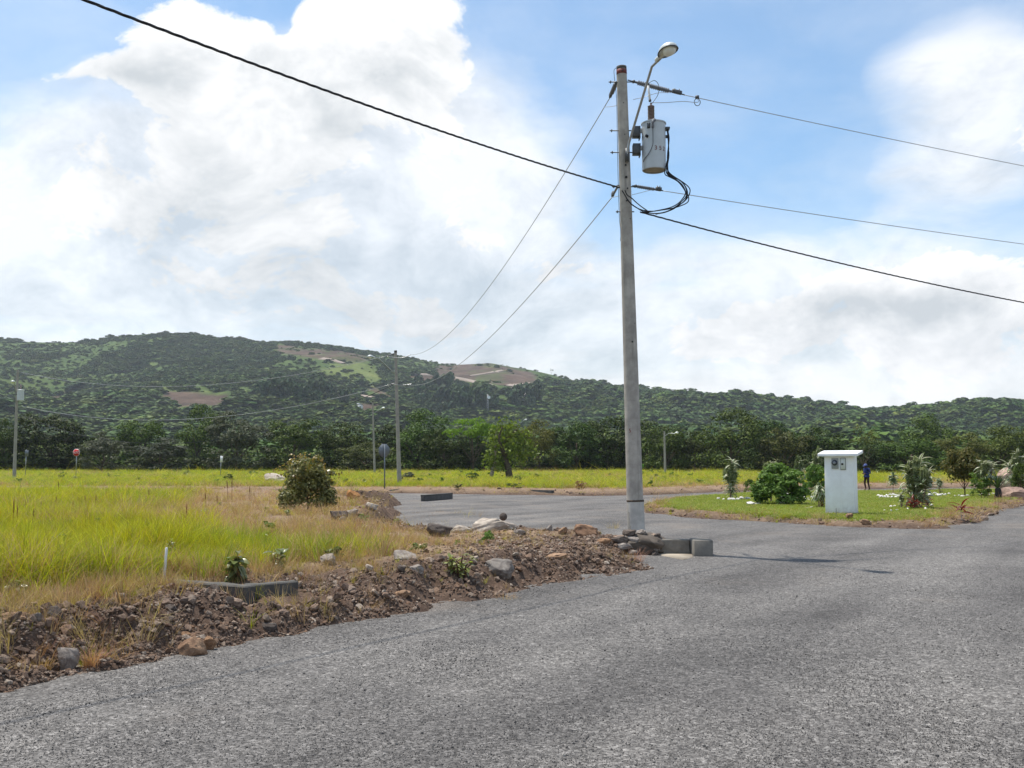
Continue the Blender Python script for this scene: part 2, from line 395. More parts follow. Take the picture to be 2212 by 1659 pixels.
stone_material('orange_boulder', [(.42, .21, .08), (.38, .19, .075)], 3.)
stone_material('dark_boulder', [(.10, .085, .078), (.13, .105, .09)], 3.)
stone_material('white_stone', [(.80, .79, .77), (.70, .69, .67), (.78, .75, .72)], 4.)
stone_material('granite', [(.36, .25, .205), (.42, .30, .25)], 2.)

def concrete(name, col, dark=.55, scale=2.5, stain=.5, streak=True):
    m, t = new_mat(name); v = objco(t)
    n = t.noise(v, scale, 8, .65); n2 = t.noise(v, 38., 5, .7)
    st = t.noise(t.vmath('MULTIPLY', v, (6., 6., .35)), 1.6, 6, .65)
    c = t.mix(t.smooth(n, .32, .70), tuple(x * (1 - stain * .35) for x in col), tuple(min(.9, x * 1.12) for x in col))
    if streak: c = t.mix(t.math('MULTIPLY', t.smooth(st, .52, .75), stain), c, tuple(x * dark for x in col))
    c = t.mix(t.math('MULTIPLY', t.smooth(n2, .56, .70), .45), c, tuple(x * .72 for x in col))
    principled(t, c, .86, n2, .35, .006, spec=.2); M[name] = m; return m
concrete('pole_concrete', (.42, .385, .335), .5, 3.5, .85); concrete('pole_foot_paint', (.52, .495, .45), .55, 4., .6); concrete('far_pole_concrete', (.33, .305, .27))
concrete('kerb_concrete', (.33, .325, .315), .4, 5., .7, False); concrete('weathered_concrete', (.20, .182, .155), .4, 5., .7, False); concrete('buried_concrete', (.115, .108, .098), .4, 6., .9, False); concrete('dark_concrete', (.085, .08, .075), .5, 4., .6, False)
concrete('channel_concrete', (.44, .37, .285), .7, 3., .3, False); concrete('mortar_rubble', (.12, .098, .08), .5, 9., .7, False)
concrete('white_render', (.88, .87, .86), .82, 3., .18)
simple('galvanised', (.40, .41, .42), .42, .75, .2, 14.); simple('dark_steel', (.10, .105, .11), .5, .5, .3, 12.)
simple('tank_paint', (.50, .53, .54), .42, .1, .1, 5., .4); simple('tank_bottom', (.36, .31, .22), .6)
simple('porcelain_brown', (.27, .20, .18), .3, 0, .15, 8., .5); simple('black_cable', (.012, .012, .014), .45, 0, .2)
simple('polymer_grey', (.16, .165, .18), .5); simple('wire_metal', (.42, .42, .42), .4, .7, .15)
simple('red_paint', (.20, .06, .05), .7, 0, .35, 9.); simple('lamp_glass', (.72, .74, .70), .12, 0, .05, 3., .6)
simple('lamp_body', (.62, .64, .60), .4, .2, .1); simple('sign_red', (.50, .02, .022), .4, 0, .1); simple('sign_white', (.82, .82, .82), .4, 0, .03)
simple('sign_back', (.17, .19, .21), .5, .4, .2, 5.); simple('meter_grey', (.33, .34, .35), .5); simple('meter_glass', (.04, .045, .06), .12, 0, .2, 20., .6)
simple('meter_dial', (.26, .27, .30), .4, 0, .3, 60.); simple('slot_black', (.015, .015, .018), .6); simple('white_pvc', (.72, .71, .69), .45, 0, .1)
simple('wood_stake', (.12, .08, .055), .85); simple('jacket_blue', (.018, .035, .145), .85, 0, .3, 6.); simple('trousers_brown', (.045, .024, .02), .9, 0, .35, 6.)
simple('skin_brown', (.13, .07, .045), .6); simple('cap_blue', (.10, .13, .32), .8, 0, .3, 14.); simple('boots', (.018, .015, .014), .6); simple('phone_black', (.01, .01, .012), .2)
simple('bark', (.11, .085, .065), .95, 0, .5, 9., .1, .6); simple('bark_pale', (.30, .255, .205), .95, 0, .45, 9., .1, .6); simple('stem_brown', (.11, .06, .035), .9, 0, .4, 20.)
simple('cane_pink', (.33, .20, .155), .8, 0, .3, 25.); simple('stem_pale', (.45, .40, .35), .8); simple('tag_white', (.8, .8, .8), .5); simple('dark_trunk', (.03, .026, .024), .95, 0, .5, 12.)
foliage('leaf_dark', (.004, .010, .003), (.066, .100, .016), .12, .35, .12); foliage('leaf_mid', (.008, .021, .004), (.105, .155, .024), .14, .35, .12)
foliage('leaf_grey', (.020, .028, .015), (.11, .12, .08), .15, .25, .12); foliage('leaf_bright', (.045, .105, .008), (.14, .27, .022), .35, .2, .12)
foliage('leaf_olive', (.018, .026, .007), (.135, .15, .036), .18, .3, .12)
foliage('leaf_hill', (.042, .080, .016), (.080, .132, .027), .1, .2, .1); foliage('leaf_hill2', (.062, .106, .020), (.115, .172, .036), .1, .2, .1); foliage('leaf_pine', (.018, .040, .013), (.044, .078, .024), .1, .3, .1)
foliage('leaf_bush', (.06, .07, .016), (.23, .20, .07), .25, .1, .28, .5); foliage('leaf_bush_red', (.16, .08, .025), (.34, .20, .06), .3, .15, .5, .35)
foliage('leaf_shrub', (.045, .085, .012), (.18, .26, .05), .3, .15, .2); foliage('leaf_croton', (.045, .070, .010), (.18, .14, .028), .25, .15)
foliage('leaf_variegated', (.07, .125, .035), (.60, .58, .42), .25, .25, .4, .4); foliage('leaf_red', (.07, .010, .012), (.22, .035, .03), .25, .2, .4, .4)
foliage('leaf_sword', (.025, .055, .018), (.06, .105, .035), .15, .15, .4, .4); foliage('leaf_weed', (.085, .125, .02), (.36, .37, .13), .3, .2, .5, .35)
foliage('leaf_broad', (.07, .10, .025), (.20, .21, .08), .25, .15, .45, .35); foliage('flower_lilac', (.35, .28, .45), (.62, .55, .66), .3, .1)
foliage('grass_far', (.09, .14, .014), (.30, .36, .045), .35, .45, .15, .7); foliage('grass_green', (.14, .17, .008), (.48, .45, .034), .35, .45, .15, .7); foliage('grass_dry', (.20, .135, .085), (.48, .36, .23), .3, .45, .1, .8)
foliage('grass_red', (.22, .12, .085), (.43, .28, .20), .3, .35, .1, .8); foliage('grass_lawn', (.09, .14, .02), (.27, .31, .075), .35, .4, .15, .7)
foliage('seed_head', (.14, .06, .035), (.26, .13, .075), .2, .2, .1, .9)

# ---------------------------------------------------------------- ground plan (metres, camera at the origin looking along +y)
LEFT = [(-3.63, 7.13), (-1.9, 10.16), (-.31, 12.1), (1.1, 14.1), (2.25, 15.5), (2.45, 16.4), (2.25, 17.2), (2.0, 17.8), (1.95, 18.3), (2.4, 19.1), (2.35, 20.2), (1.9, 20.9), (.4, 21.2), (-1.5, 21.4), (-2.9, 23.5), (-3.2, 28), (-3.6, 33),
        (-4.9, 36.5), (-4.4, 40), (-5.0, 43.5), (-8, 46.5), (-30, 50), (-90, 56), (-90, -60), (-47, -60), (-16, -12.7)]
GARDEN = [(4.3, 34), (4.5, 33), (5.0, 30.8), (6.5, 28.5), (8.7, 25.6), (10.4, 24.9), (12.5, 27.4), (15.6, 32.5), (21.6, 42), (34, 61), (20, 57.3), (12.5, 53.5), (6.7, 45), (4.6, 38)]
FAR = [(-90, 64), (-20, 58), (-5.5, 55.5), (4, 51.3), (7, 52.6), (18, 64), (30, 68.5), (60, 72), (120, 78), (700, 90), (700, 800), (-700, 800), (-700, 90)]
FIELD = [(-60, 4), (-6.8, 6.9), (-4.9, 9.4), (-3.95, 10.7), (-2.95, 11.9), (-1.95, 12.9), (-1.75, 14.3), (-3.3, 15.6), (-5.0, 17.6), (-6.6, 21), (-8.6, 26), (-10.5, 33), (-13, 43), (-60, 48)]
def seg_d(x, y, x0, y0, x1, y1):
    dx, dy = x1 - x0, y1 - y0; t = np.clip(((x - x0) * dx + (y - y0) * dy) / (dx * dx + dy * dy), 0, 1); return np.hypot(x - x0 - t * dx, y - y0 - t * dy)
def wall_d(x, y): return np.minimum(seg_d(x, y, -3.85, 11.1, -2.75, 10.5), seg_d(x, y, -2.75, 10.5, -2.3, 11.0))   # the buried headwall
def ground_z(x, y):
    x = np.asarray(x, float); y = np.asarray(y, float)
    n1 = fbm(x * .9, y * .9, 4, 3) - .5; n2 = fbm(x * 4.2, y * 4.2, 3, 9) - .5; n3 = fbm(x * .12, y * .12, 3, 21) - .5
    wob = n1 * .55 + n2 * .18
    sl, sg, sf = sdist(LEFT, x, y) + wob * 1.1, sdist(GARDEN, x, y) + wob * 1.0, sdist(FAR, x, y) + wob * 1.6
    bump = n1 * .16 + n2 * .09
    pile_ = np.exp(-(((x - .6) / 1.6) ** 2 + ((y - 16.5) / 2.6) ** 2))
    hl = .12 + sstep(sl, .0, .75 + 1.0 * pile_) * .34 + bump * 2.5 * sstep(sl, .0, .3) * (1 - .75 * sstep(sl, 1.1, 2.5)) * (1 - .5 * pile_) + sstep(y, 30, 60) * .12 - .07 * sstep(x, -3, -.5) * sstep(y, 15, 18)
    wd = np.exp(-(wall_d(x - .22, y + .16) / .42) ** 2); hl = hl * (1 - wd) + wd * np.minimum(hl, .26)
    far_berm = np.exp(-((x + 5.6) ** 2 / 2.2 + (y - 36.8) ** 2 / 9)) * .22
    hl = hl + far_berm
    mound = np.exp(-((x - 1.75) ** 2 + (y - 18.7) ** 2) / .7); hl = hl * (1 - mound) + mound * .40
    hg = .12 + sstep(sg, 0, 1.0) * .16 + bump * .5 * (1 - .7 * sstep(sg, 1, 2))
    hf = .13 + sstep(sf, 0, 1.6) * .26 + bump * .8 * (1 - .5 * sstep(sf, 2, 5)) + sstep(y, 60, 160) * .35 + n3 * .25 * sstep(sf, 2, 20)
    z = -.12 + np.maximum.reduce([sstep(sl, -.15, .12) * hl, sstep(sg, -.15, .15) * hg, sstep(sf, -.2, .2) * hf])
    return z, sl, sg, sf
def gz(x, y): return float(ground_z(np.array([x]), np.array([y]))[0][0])
def spot(x, y, it=8):
    """the point of the ground that the photograph shows at (x, y)"""
    z = .2
    for _ in range(it):
        p = gnd(x, y, z); z = .5 * z + .5 * gz(p[0], p[1])
    return np.array([p[0], p[1], gz(p[0], p[1])])

def build_ground():
    Y = [3.2]
    while Y[-1] < 190: Y.append(Y[-1] * 1.0085)
    while Y[-1] < 430: Y.append(Y[-1] * 1.03)
    Y = np.array(Y); U = np.linspace(-.95, .95, 440)
    yy, uu = np.meshgrid(Y, U, indexing='ij'); xx = uu * yy
    z, sl, sg, sf = ground_z(xx, yy)
    n = fbm(xx * .7, yy * .7, 4, 5) - .5
    fe = sdist(FIELD, xx, yy) + n * 1.6
    green = np.maximum(sstep(fe, -.3, 1.0), sstep(sf + n * 5, 3.0, 6.0))
    green = np.where(sl > 0, np.maximum(sstep(fe, -.3, 1.), 0), green)
    dry = sstep(sl + n * 1.4, .7, 1.9) * .75 + sstep(sf + n, .2, 1.2) * .8 + sstep(sg + n, .2, .6) * .5
    dry = np.clip(dry, 0, 1) * (1 - green)
    lawn = sstep(sg + n * 1.2, .75, 1.3) * (1 - .8 * sstep(fbm(xx * .25, yy * .3, 4, 77), .56, .68) * sstep(xx, 11, 16))
    i, j = np.meshgrid(np.arange(len(Y) - 1), np.arange(len(U) - 1), indexing='ij'); a = (i * len(U) + j).ravel(); w = len(U)
    me = mesh('ground', np.stack([xx, yy, z], -1), np.stack([a, a + 1, a + w + 1, a + w], 1), M['ground'], True)
    at_ = me.color_attributes.new('zone', 'FLOAT_COLOR', 'POINT')
    at_.data.foreach_set('color', np.stack([green, dry, lawn, np.ones_like(z)], -1).astype(np.float32).ravel())
    o = obj('ground', me); tag(o, 'earth and grass ground of the empty building lots', None, None, 'structure')
    # the open country around and behind
    pl = MB(); pl.add([(-4500, -4500, -.5), (4500, -4500, -.5), (4500, 4500, -.5), (-4500, 4500, -.5)], [[0, 1, 2, 3]])
    me = pl.me('plain', M['ground']); a2 = me.color_attributes.new('zone', 'FLOAT_COLOR', 'POINT'); a2.data.foreach_set('color', np.tile([.8, .1, 0, 1], 4).astype(np.float32))
    tag(obj('plain', me), 'flat green country around the lots', None, None, 'structure')
build_ground()
def build_road():
    xs = np.linspace(-80, 90, 171); ys = np.linspace(-14, 92, 213)
    yy, xx = np.meshgrid(ys, xs, indexing='ij'); z = (fbm(xx * .35, yy * .35, 3, 44) - .5) * .035
    i, j = np.meshgrid(np.arange(len(ys) - 1), np.arange(len(xs) - 1), indexing='ij'); w = len(xs); a = (i * w + j).ravel()
    me = mesh('road', np.stack([xx, yy, z], -1), np.stack([a, a + 1, a + w + 1, a + w], 1), M['road'], True)
    tag(obj('road', me), 'grey chip gravel road and its junction', None, None, 'structure')
build_road()

# ---------------------------------------------------------------- hill
RIDGE = [(-700, 790), (-300, 742), (0, 732), (60, 738), (120, 740), (210, 736), (240, 727), (330, 721), (440, 725), (470, 733), (520, 732), (560, 740), (640, 740), (700, 745), (760, 757), (830, 765), (900, 776), (960, 788), (985, 788), (1060, 784),
         (1110, 793), (1150, 799), (1200, 811), (1240, 824), (1290, 828), (1340, 844), (1400, 854), (1450, 862), (1530, 867), (1620, 870), (1700, 887), (1760, 891), (1860, 897), (1990, 900), (2060, 897), (2130, 892), (2212, 896), (2500, 905), (2900, 900)]
def poly6(pts): return [(576 + x * .293, 684 + y * .293) for x, y in pts]
def poly5(pts): return [(x * .293, 684 + y * .293) for x, y in pts]
BARE = [poly6([(80, 210), (430, 250), (600, 262), (770, 300), (730, 330), (570, 347), (400, 312), (250, 290), (90, 262)]), poly6([(330, 520), (470, 525), (600, 570), (840, 615), (890, 640), (720, 705), (660, 660), (560, 600), (330, 562)]),
        poly6([(1000, 415), (1300, 440), (1560, 490), (1200, 484), (1000, 460)]), poly6([(1230, 372), (1500, 345), (1640, 340), (1830, 388), (1900, 394), (1980, 425), (2010, 480), (1800, 510), (1600, 480), (1440, 450), (1250, 430)]),
        poly6([(1960, 495), (1950, 600), (1850, 545), (1790, 515)]), poly6([(1480, 640), (1560, 640), (1545, 680), (1490, 690)]), poly6([(1700, 655), (1810, 655), (1930, 620), (1940, 650), (1810, 720), (1710, 700)]), poly6([(720, 520), (800, 525), (940, 590), (900, 610), (800, 560)]),
        poly5([(1180, 565), (1330, 540), (1530, 572), (1700, 582), (1960, 600), (1950, 642), (1700, 652), (1400, 672), (1300, 670), (1230, 620)]), poly5([(450, 560), (660, 545), (540, 600), (390, 650), (260, 655)]), poly5([(1950, 560), (2212, 570), (2212, 600), (2000, 585)])]
MEADOW = [poly6([(400, 385), (560, 342), (740, 342), (800, 380), (830, 480), (800, 545), (690, 550), (620, 555), (560, 500), (420, 470)]), poly6([(960, 545), (1050, 545), (1120, 605), (1000, 612)]), poly5([(1330, 535), (1530, 545), (1600, 568), (1400, 560)]),
          poly6([(1810, 740), (1900, 735), (1900, 790), (1790, 800)]), poly5([(1700, 560), (1880, 545), (1890, 575), (1720, 580)])]
HY0 = 400.
def hill_arrays(nu=420, ny=190):
    U = np.linspace(-.85, .85, nu); ridge_u = np.array([(x - CX) / FPX / cp for x, _ in RIDGE])
    S = np.linspace(0, 1.5, ny)
    uu, ss = np.meshgrid(U, S, indexing='xy')
    ry = np.interp(uu, ridge_u, [y for _, y in RIDGE])
    YR = 1500 - 450 * sstep(uu, -.05, .45) - 60 * sstep(uu, -.1, -.5)
    v = (CY - ry) / FPX; tanel = (sp + v * cp) / (cp - v * sp)
    ZR = CAMZ + tanel * YR
    Yd = HY0 + (YR - HY0) * ss; xx = uu * Yd
    prof = np.where(ss <= 1, ss ** 1.35, 1 - (ss - 1) * 1.3)
    nz = (fbm(xx / 210, Yd / 210, 4, 61) - .5) * 46 + (fbm(xx / 62, Yd / 62, 3, 67) - .5) * 12
    damp = sstep(ss, 0, .25) * (1 - .93 * sstep(ss, .72, 1.0))
    # the lit spur below the ridge
    zz = .4 + (ZR - .4) * prof + nz * damp
    return U, S, xx, Yd, zz, ss, uu
HU, HS, HX, HYD, HZ, HSS, HUU = hill_arrays()
def pix(x, y, z):
    dz = z - CAMZ; fw = y * cp + dz * sp; up = -y * sp + dz * cp
    return CX + FPX * x / fw, CY - FPX * up / fw
def hill_cover(x, y, z):
    px, py = pix(x, y, z)
    wob = (fbm(x / 13, y / 28, 5, 90, .6) - .5) * 26
    b = np.zeros(np.shape(px)); g = np.zeros(np.shape(px))
    for p in BARE: b = np.maximum(b, sstep(sdist(p, px + wob, py + wob * .6), -2., 2.))
    for p in MEADOW: g = np.maximum(g, sstep(sdist(p, px + wob, py + wob * .6), -3, 3.))
    g = np.maximum(g, .32 * sstep(fbm(x / 75, y / 120, 4, 33), .55, .7) * sstep(z, 20, 60) * (px < 620))
    b = b * (.45 + .55 * sstep(fbm(x / 18, y / 36, 4, 93), .30, .46)); return b, g
def hill_material():
    m, t = new_mat('hill_ground'); v = pos(t)
    a = t.new('ShaderNodeAttribute', attribute_name='cover'); s = t.new('ShaderNodeSeparateColor', {0: a.outputs['Color']})
    n = t.noise(v, .05, 8, .65); n2 = t.noise(v, .012, 5, .6)
    scrub = t.ramp(n, [(.3, (.026, .050, .013)), (.5, (.060, .095, .024)), (.7, (.11, .145, .04))])
    bare = t.ramp(n, [(.3, (.05, .036, .026)), (.55, (.10, .066, .047)), (.75, (.17, .12, .088))])
    mead = t.ramp(n, [(.3, (.08, .11, .025)), (.55, (.13, .16, .045)), (.75, (.19, .21, .065))])
    c = t.mix(s.outputs[1], scrub, mead); c = t.mix(s.outputs[0], c, bare)
    principled(t, c, .95, n, .5, 3., spec=.1); M['hill'] = m
hill_material()
def build_hill():
    b, g = hill_cover(HX, HYD, HZ); nu = len(HU)
    i, j = np.meshgrid(np.arange(len(HS) - 1), np.arange(nu - 1), indexing='ij'); a = (i * nu + j).ravel()
    me = mesh('hill', np.stack([HX, HYD, HZ], -1), np.stack([a, a + 1, a + nu + 1, a + nu], 1), M['hill'], True)
    at_ = me.color_attributes.new('cover', 'FLOAT_COLOR', 'POINT')
    at_.data.foreach_set('color', np.stack([b, g, 0 * b, 1 + 0 * b], -1).astype(np.float32).ravel())
    tag(obj('hill', me), 'long green hill with bare earth cuts', None, None, 'structure')
build_hill()
def hill_z(x, y):
    """height of the hill surface at a plan position"""
    u = x / y; YR = 1500 - 450 * sstep(u, -.05, .45) - 60 * sstep(u, -.1, -.5); s = (y - HY0) / (YR - HY0)
    fu = np.clip((u - HU[0]) / (HU[1] - HU[0]), 0, len(HU) - 1.001); fs = np.clip((s - HS[0]) / (HS[1] - HS[0]), 0, len(HS) - 1.001)
    i, j = np.floor(fs).astype(int), np.floor(fu).astype(int); a, b = fs - i, fu - j
    return HZ[i, j] * (1 - a) * (1 - b) + HZ[i + 1, j] * a * (1 - b) + HZ[i, j + 1] * (1 - a) * b + HZ[i + 1, j + 1] * a * b
def on_hill(px, py):
    """the first point of the hill along the sight line"""
    Y = np.linspace(HY0, 1900, 3000); d = ray(px, py); x = d[0] / d[1] * Y; z = CAMZ + d[2] / d[1] * Y
    k = np.argmax(z < hill_z(x, Y)); return np.array([x[k], Y[k], float(hill_z(x[k:k + 1], Y[k:k + 1])[0])])
simple('track_dirt', (.30, .24, .195), .95, 0, .25, .05)
def build_tracks():
    for pts, w in (([(390, 525), (470, 530), (560, 560), (640, 578), (720, 592), (830, 612)], 9), ([(1790, 530), (1840, 553), (1900, 580), (1950, 612), (1935, 636)], 10), ([(1780, 515), (1860, 503), (1950, 497)], 7),
                   ([(1000, 415), (1200, 435), (1400, 455), (1550, 485), (1670, 520)], 7), ([(400, 312), (490, 322), (565, 346)], 9), ([(1500, 440), (1600, 425), (1740, 400)], 4)):
        q = np.array(poly6(pts)); tt = np.linspace(0, len(q) - 1, 40)
        P = np.array([on_hill(np.interp(t, range(len(q)), q[:, 0]), np.interp(t, range(len(q)), q[:, 1])) for t in tt])
        for k in range(3): P[1:-1] = (P[:-2] + P[1:-1] * 2 + P[2:]) / 4
        T = np.gradient(P, axis=0); Nn = np.stack([-T[:, 1], T[:, 0]], 1); Nn /= np.linalg.norm(Nn, axis=1)[:, None] + 1e-9
        w_ = w * (.8 + .4 * fbm(tt * 1.3, tt * 0 + w, 2, 8))[:, None] / 2
        A = P[:, :2] + Nn * w_; B = P[:, :2] - Nn * w_
        V = np.concatenate([np.c_[A, hill_z(A[:, 0], A[:, 1]) + 1.2], np.c_[B, hill_z(B[:, 0], B[:, 1]) + .7], np.c_[A, hill_z(A[:, 0], A[:, 1]) - 3], np.c_[B, hill_z(B[:, 0], B[:, 1]) - 3]])
        n = len(tt); a = np.arange(n - 1)
        F = np.concatenate([np.stack([a, a + 1, a + n + 1, a + n], 1), np.stack([a, a + 2 * n, a + 2 * n + 1, a + 1], 1), np.stack([a + n, a + n + 1, a + 3 * n + 1, a + 3 * n], 1)])
        tag(obj('hill_track', mesh('hill_track', V, F, M['track_dirt'])), 'pale dirt track cut into the hillside', None, None, 'structure')
build_tracks()

def striped_leaf():
    m, t = new_mat('leaf_striped'); sx = t.new('ShaderNodeSeparateXYZ', {0: objco(t)})
    f = t.smooth(t.math('ABSOLUTE', sx.outputs[1]), .028, .050); o = orand(t)
    c = t.mix(f, t.mix(o, (.05, .11, .022), (.11, .19, .045)), (.66, .64, .47))
    p = t.new('ShaderNodeBsdfPrincipled', {'Base Color': c, 'Roughness': .4, 'Specular IOR Level': .4}); tr = t.new('ShaderNodeBsdfTranslucent', {'Color': c})
    mx = t.new('ShaderNodeMixShader', {0: .3, 1: p.outputs[0], 2: tr.outputs[0]}); t.l.new(mx.outputs[0], t.out.inputs[0]); M['leaf_striped'] = m
striped_leaf()
foliage('leaf_garden', (.03, .07, .013), (.26, .30, .13), .3, .2, .4, .4)

def hill_leaf(name):
    """stands of darker and lighter wood: tone follows where each crown stands"""
    m = M[name]; t = NT(m.node_tree); p = [n for n in t.n if n.type == 'BSDF_PRINCIPLED'][0]
    src = p.inputs['Base Color'].links[0].from_socket; loc = t.new('ShaderNodeObjectInfo').outputs['Location']
    f = t.noise(loc, .011, 5, .6); f2 = t.noise(loc, .045, 3, .6)
    c = t.mix(1., src, t.ramp(t.math('MULTIPLY_ADD', f2, .4, t.math('MULTIPLY', f, .6)), [(.34, (.50, .60, .62)), (.50, (.95, .96, .9)), (.66, (1.6, 1.45, 1.2))]), 'MULTIPLY'); t.l.new(c, p.inputs['Base Color'])
hill_leaf('leaf_hill'); hill_leaf('leaf_hill2')

def splashed(name, src):
    """render with rain-thrown soil on its foot"""
    m = M[src].copy(); m.name = name; t = NT(m.node_tree); p = [n for n in t.n if n.type == 'BSDF_PRINCIPLED'][0]; c0 = p.inputs['Base Color'].links[0].from_socket
    v = objco(t); z = t.new('ShaderNodeSeparateXYZ', {0: v}).outputs[2]; n = t.noise(v, 7., 6, .7); st = t.noise(t.vmath('MULTIPLY', v, (9., 9., .5)), 1.5, 5, .6)
    f = t.smooth(t.math('ADD', z, t.math('MULTIPLY', t.math('SUBTRACT', n, .5), .5)), .34, -.02)
    c = t.mix(t.math('MULTIPLY', f, .45), c0, (.34, .25, .18)); c = t.mix(t.math('MULTIPLY', t.smooth(st, .58, .78), .12), c, (.42, .40, .36)); t.l.new(c, p.inputs['Base Color']); M[name] = m
splashed('pillar_render', 'white_render')
# ---------------------------------------------------------------- foliage builders
def unit(v): return v / (np.linalg.norm(v, axis=-1, keepdims=True) + 1e-9)
def leaf_cards(c, nrm, L, Wd, g, droop=None):
    """one kinked leaf blade per centre: 5 points, two faces meeting at the midrib"""
    n = len(c); L = np.broadcast_to(L, n)[:, None]; Wd = np.broadcast_to(Wd, n)[:, None]
    r = g.normal(size=(n, 3)); d = unit(r - nrm * (r * nrm).sum(1, keepdims=True))
    if droop is not None: d = unit(d + np.array([0, 0, -droop])); nrm = unit(nrm - d * (nrm * d).sum(1, keepdims=True))
    s = np.cross(nrm, d)
    base, tip = c - d * L * .5, c + d * L * .5
    lf, rt = c + s * Wd * .5 + nrm * Wd * .12, c - s * Wd * .5 + nrm * Wd * .12
    V = np.stack([base, rt, tip, lf], 1).reshape(-1, 3); a = np.arange(n) * 4
    return V, np.stack([a, a + 1, a + 2, a + 3], 1)
def crown(name, mat, seed, nclump=34, nleaf=95, leaf=.035, zc=.58, rad=(.5, .5, .43), crad=(.10, .19), skirt=.3, flat=.75, fill=.62, aspect=.55, up=.35, wild=0.):
    """uneven crown inside a unit box: leaf clumps spread through an ellipsoid"""
    g = np.random.default_rng(seed)
    d = unit(g.normal(size=(nclump * 3, 3))); d[:, 2] = np.where(d[:, 2] < -.2, d[:, 2] * .5, d[:, 2])
    rr = g.uniform(fill, 1, len(d)) ** .6; lump = .82 + .3 * np.sin(d[:, 0] * 3 + seed) * np.cos(d[:, 1] * 2.7 + seed * 2)
    lump = lump * (1 + wild * (g.uniform(size=len(d)) ** 2 * 1.3 - .45))
    cc = d * rr[:, None] * lump[:, None] * np.array(rad) + np.array([0, 0, zc])
    cc = cc[cc[:, 2] > .06][:nclump]
    nsk = int(nclump * skirt); th = g.uniform(0, 2 * math.pi, nsk)
    cc = np.concatenate([cc, np.stack([np.cos(th) * rad[0] * .8, np.sin(th) * rad[1] * .8, g.uniform(.06, .34, nsk)], 1)]) if nsk else cc
    cr = g.uniform(*crad, len(cc))
    k = np.repeat(np.arange(len(cc)), nleaf)
    o = unit(g.normal(size=(len(k), 3))); o[:, 2] = np.where(g.uniform(size=len(o)) < .72, np.abs(o[:, 2]), o[:, 2])
    q = g.uniform(.55, 1.08, len(k))
    c = cc[k] + o * (cr[k] * q)[:, None] * np.array([1, 1, flat])
    nrm = unit(o * 1.0 + np.array([0, 0, up]) + g.normal(size=o.shape) * .34)
    L = leaf * g.uniform(.65, 1.35, len(k))
    V, F = leaf_cards(c, nrm, L, L * aspect * g.uniform(.8, 1.2, len(k)), g)
    return mesh(name, V, F, mat)
def limb_mesh(name, mat, seed, zc=.55, spread=.34, r0=.028, n=6):
    """tapered trunk with limbs, unit height"""
    g = np.random.default_rng(seed); mb = MB()
    top = np.array([g.uniform(-.04, .04), g.uniform(-.04, .04), zc])
    t = np.linspace(0, 1, 6)[:, None]; P = t * top + np.sin(t * 5 + seed) * .012; mb.tube(P, np.linspace(r0, r0 * .45, 6), 7)
    for k in range(n):
        a = k * 2.4 + g.uniform(-.4, .4); b = P[2] * g.uniform(.6, 1.2); e = np.array([math.cos(a) * spread, math.sin(a) * spread, zc + g.uniform(-.02, .28)])
        m = (b + e) / 2 + np.array([0, 0, -.03]); tt = np.linspace(0, 1, 5)[:, None]
        mb.tube((1 - tt) ** 2 * b + 2 * tt * (1 - tt) * m + tt ** 2 * e, np.linspace(r0 * .5, r0 * .12, 5), 5)
    return mb.me(name, mat, True)

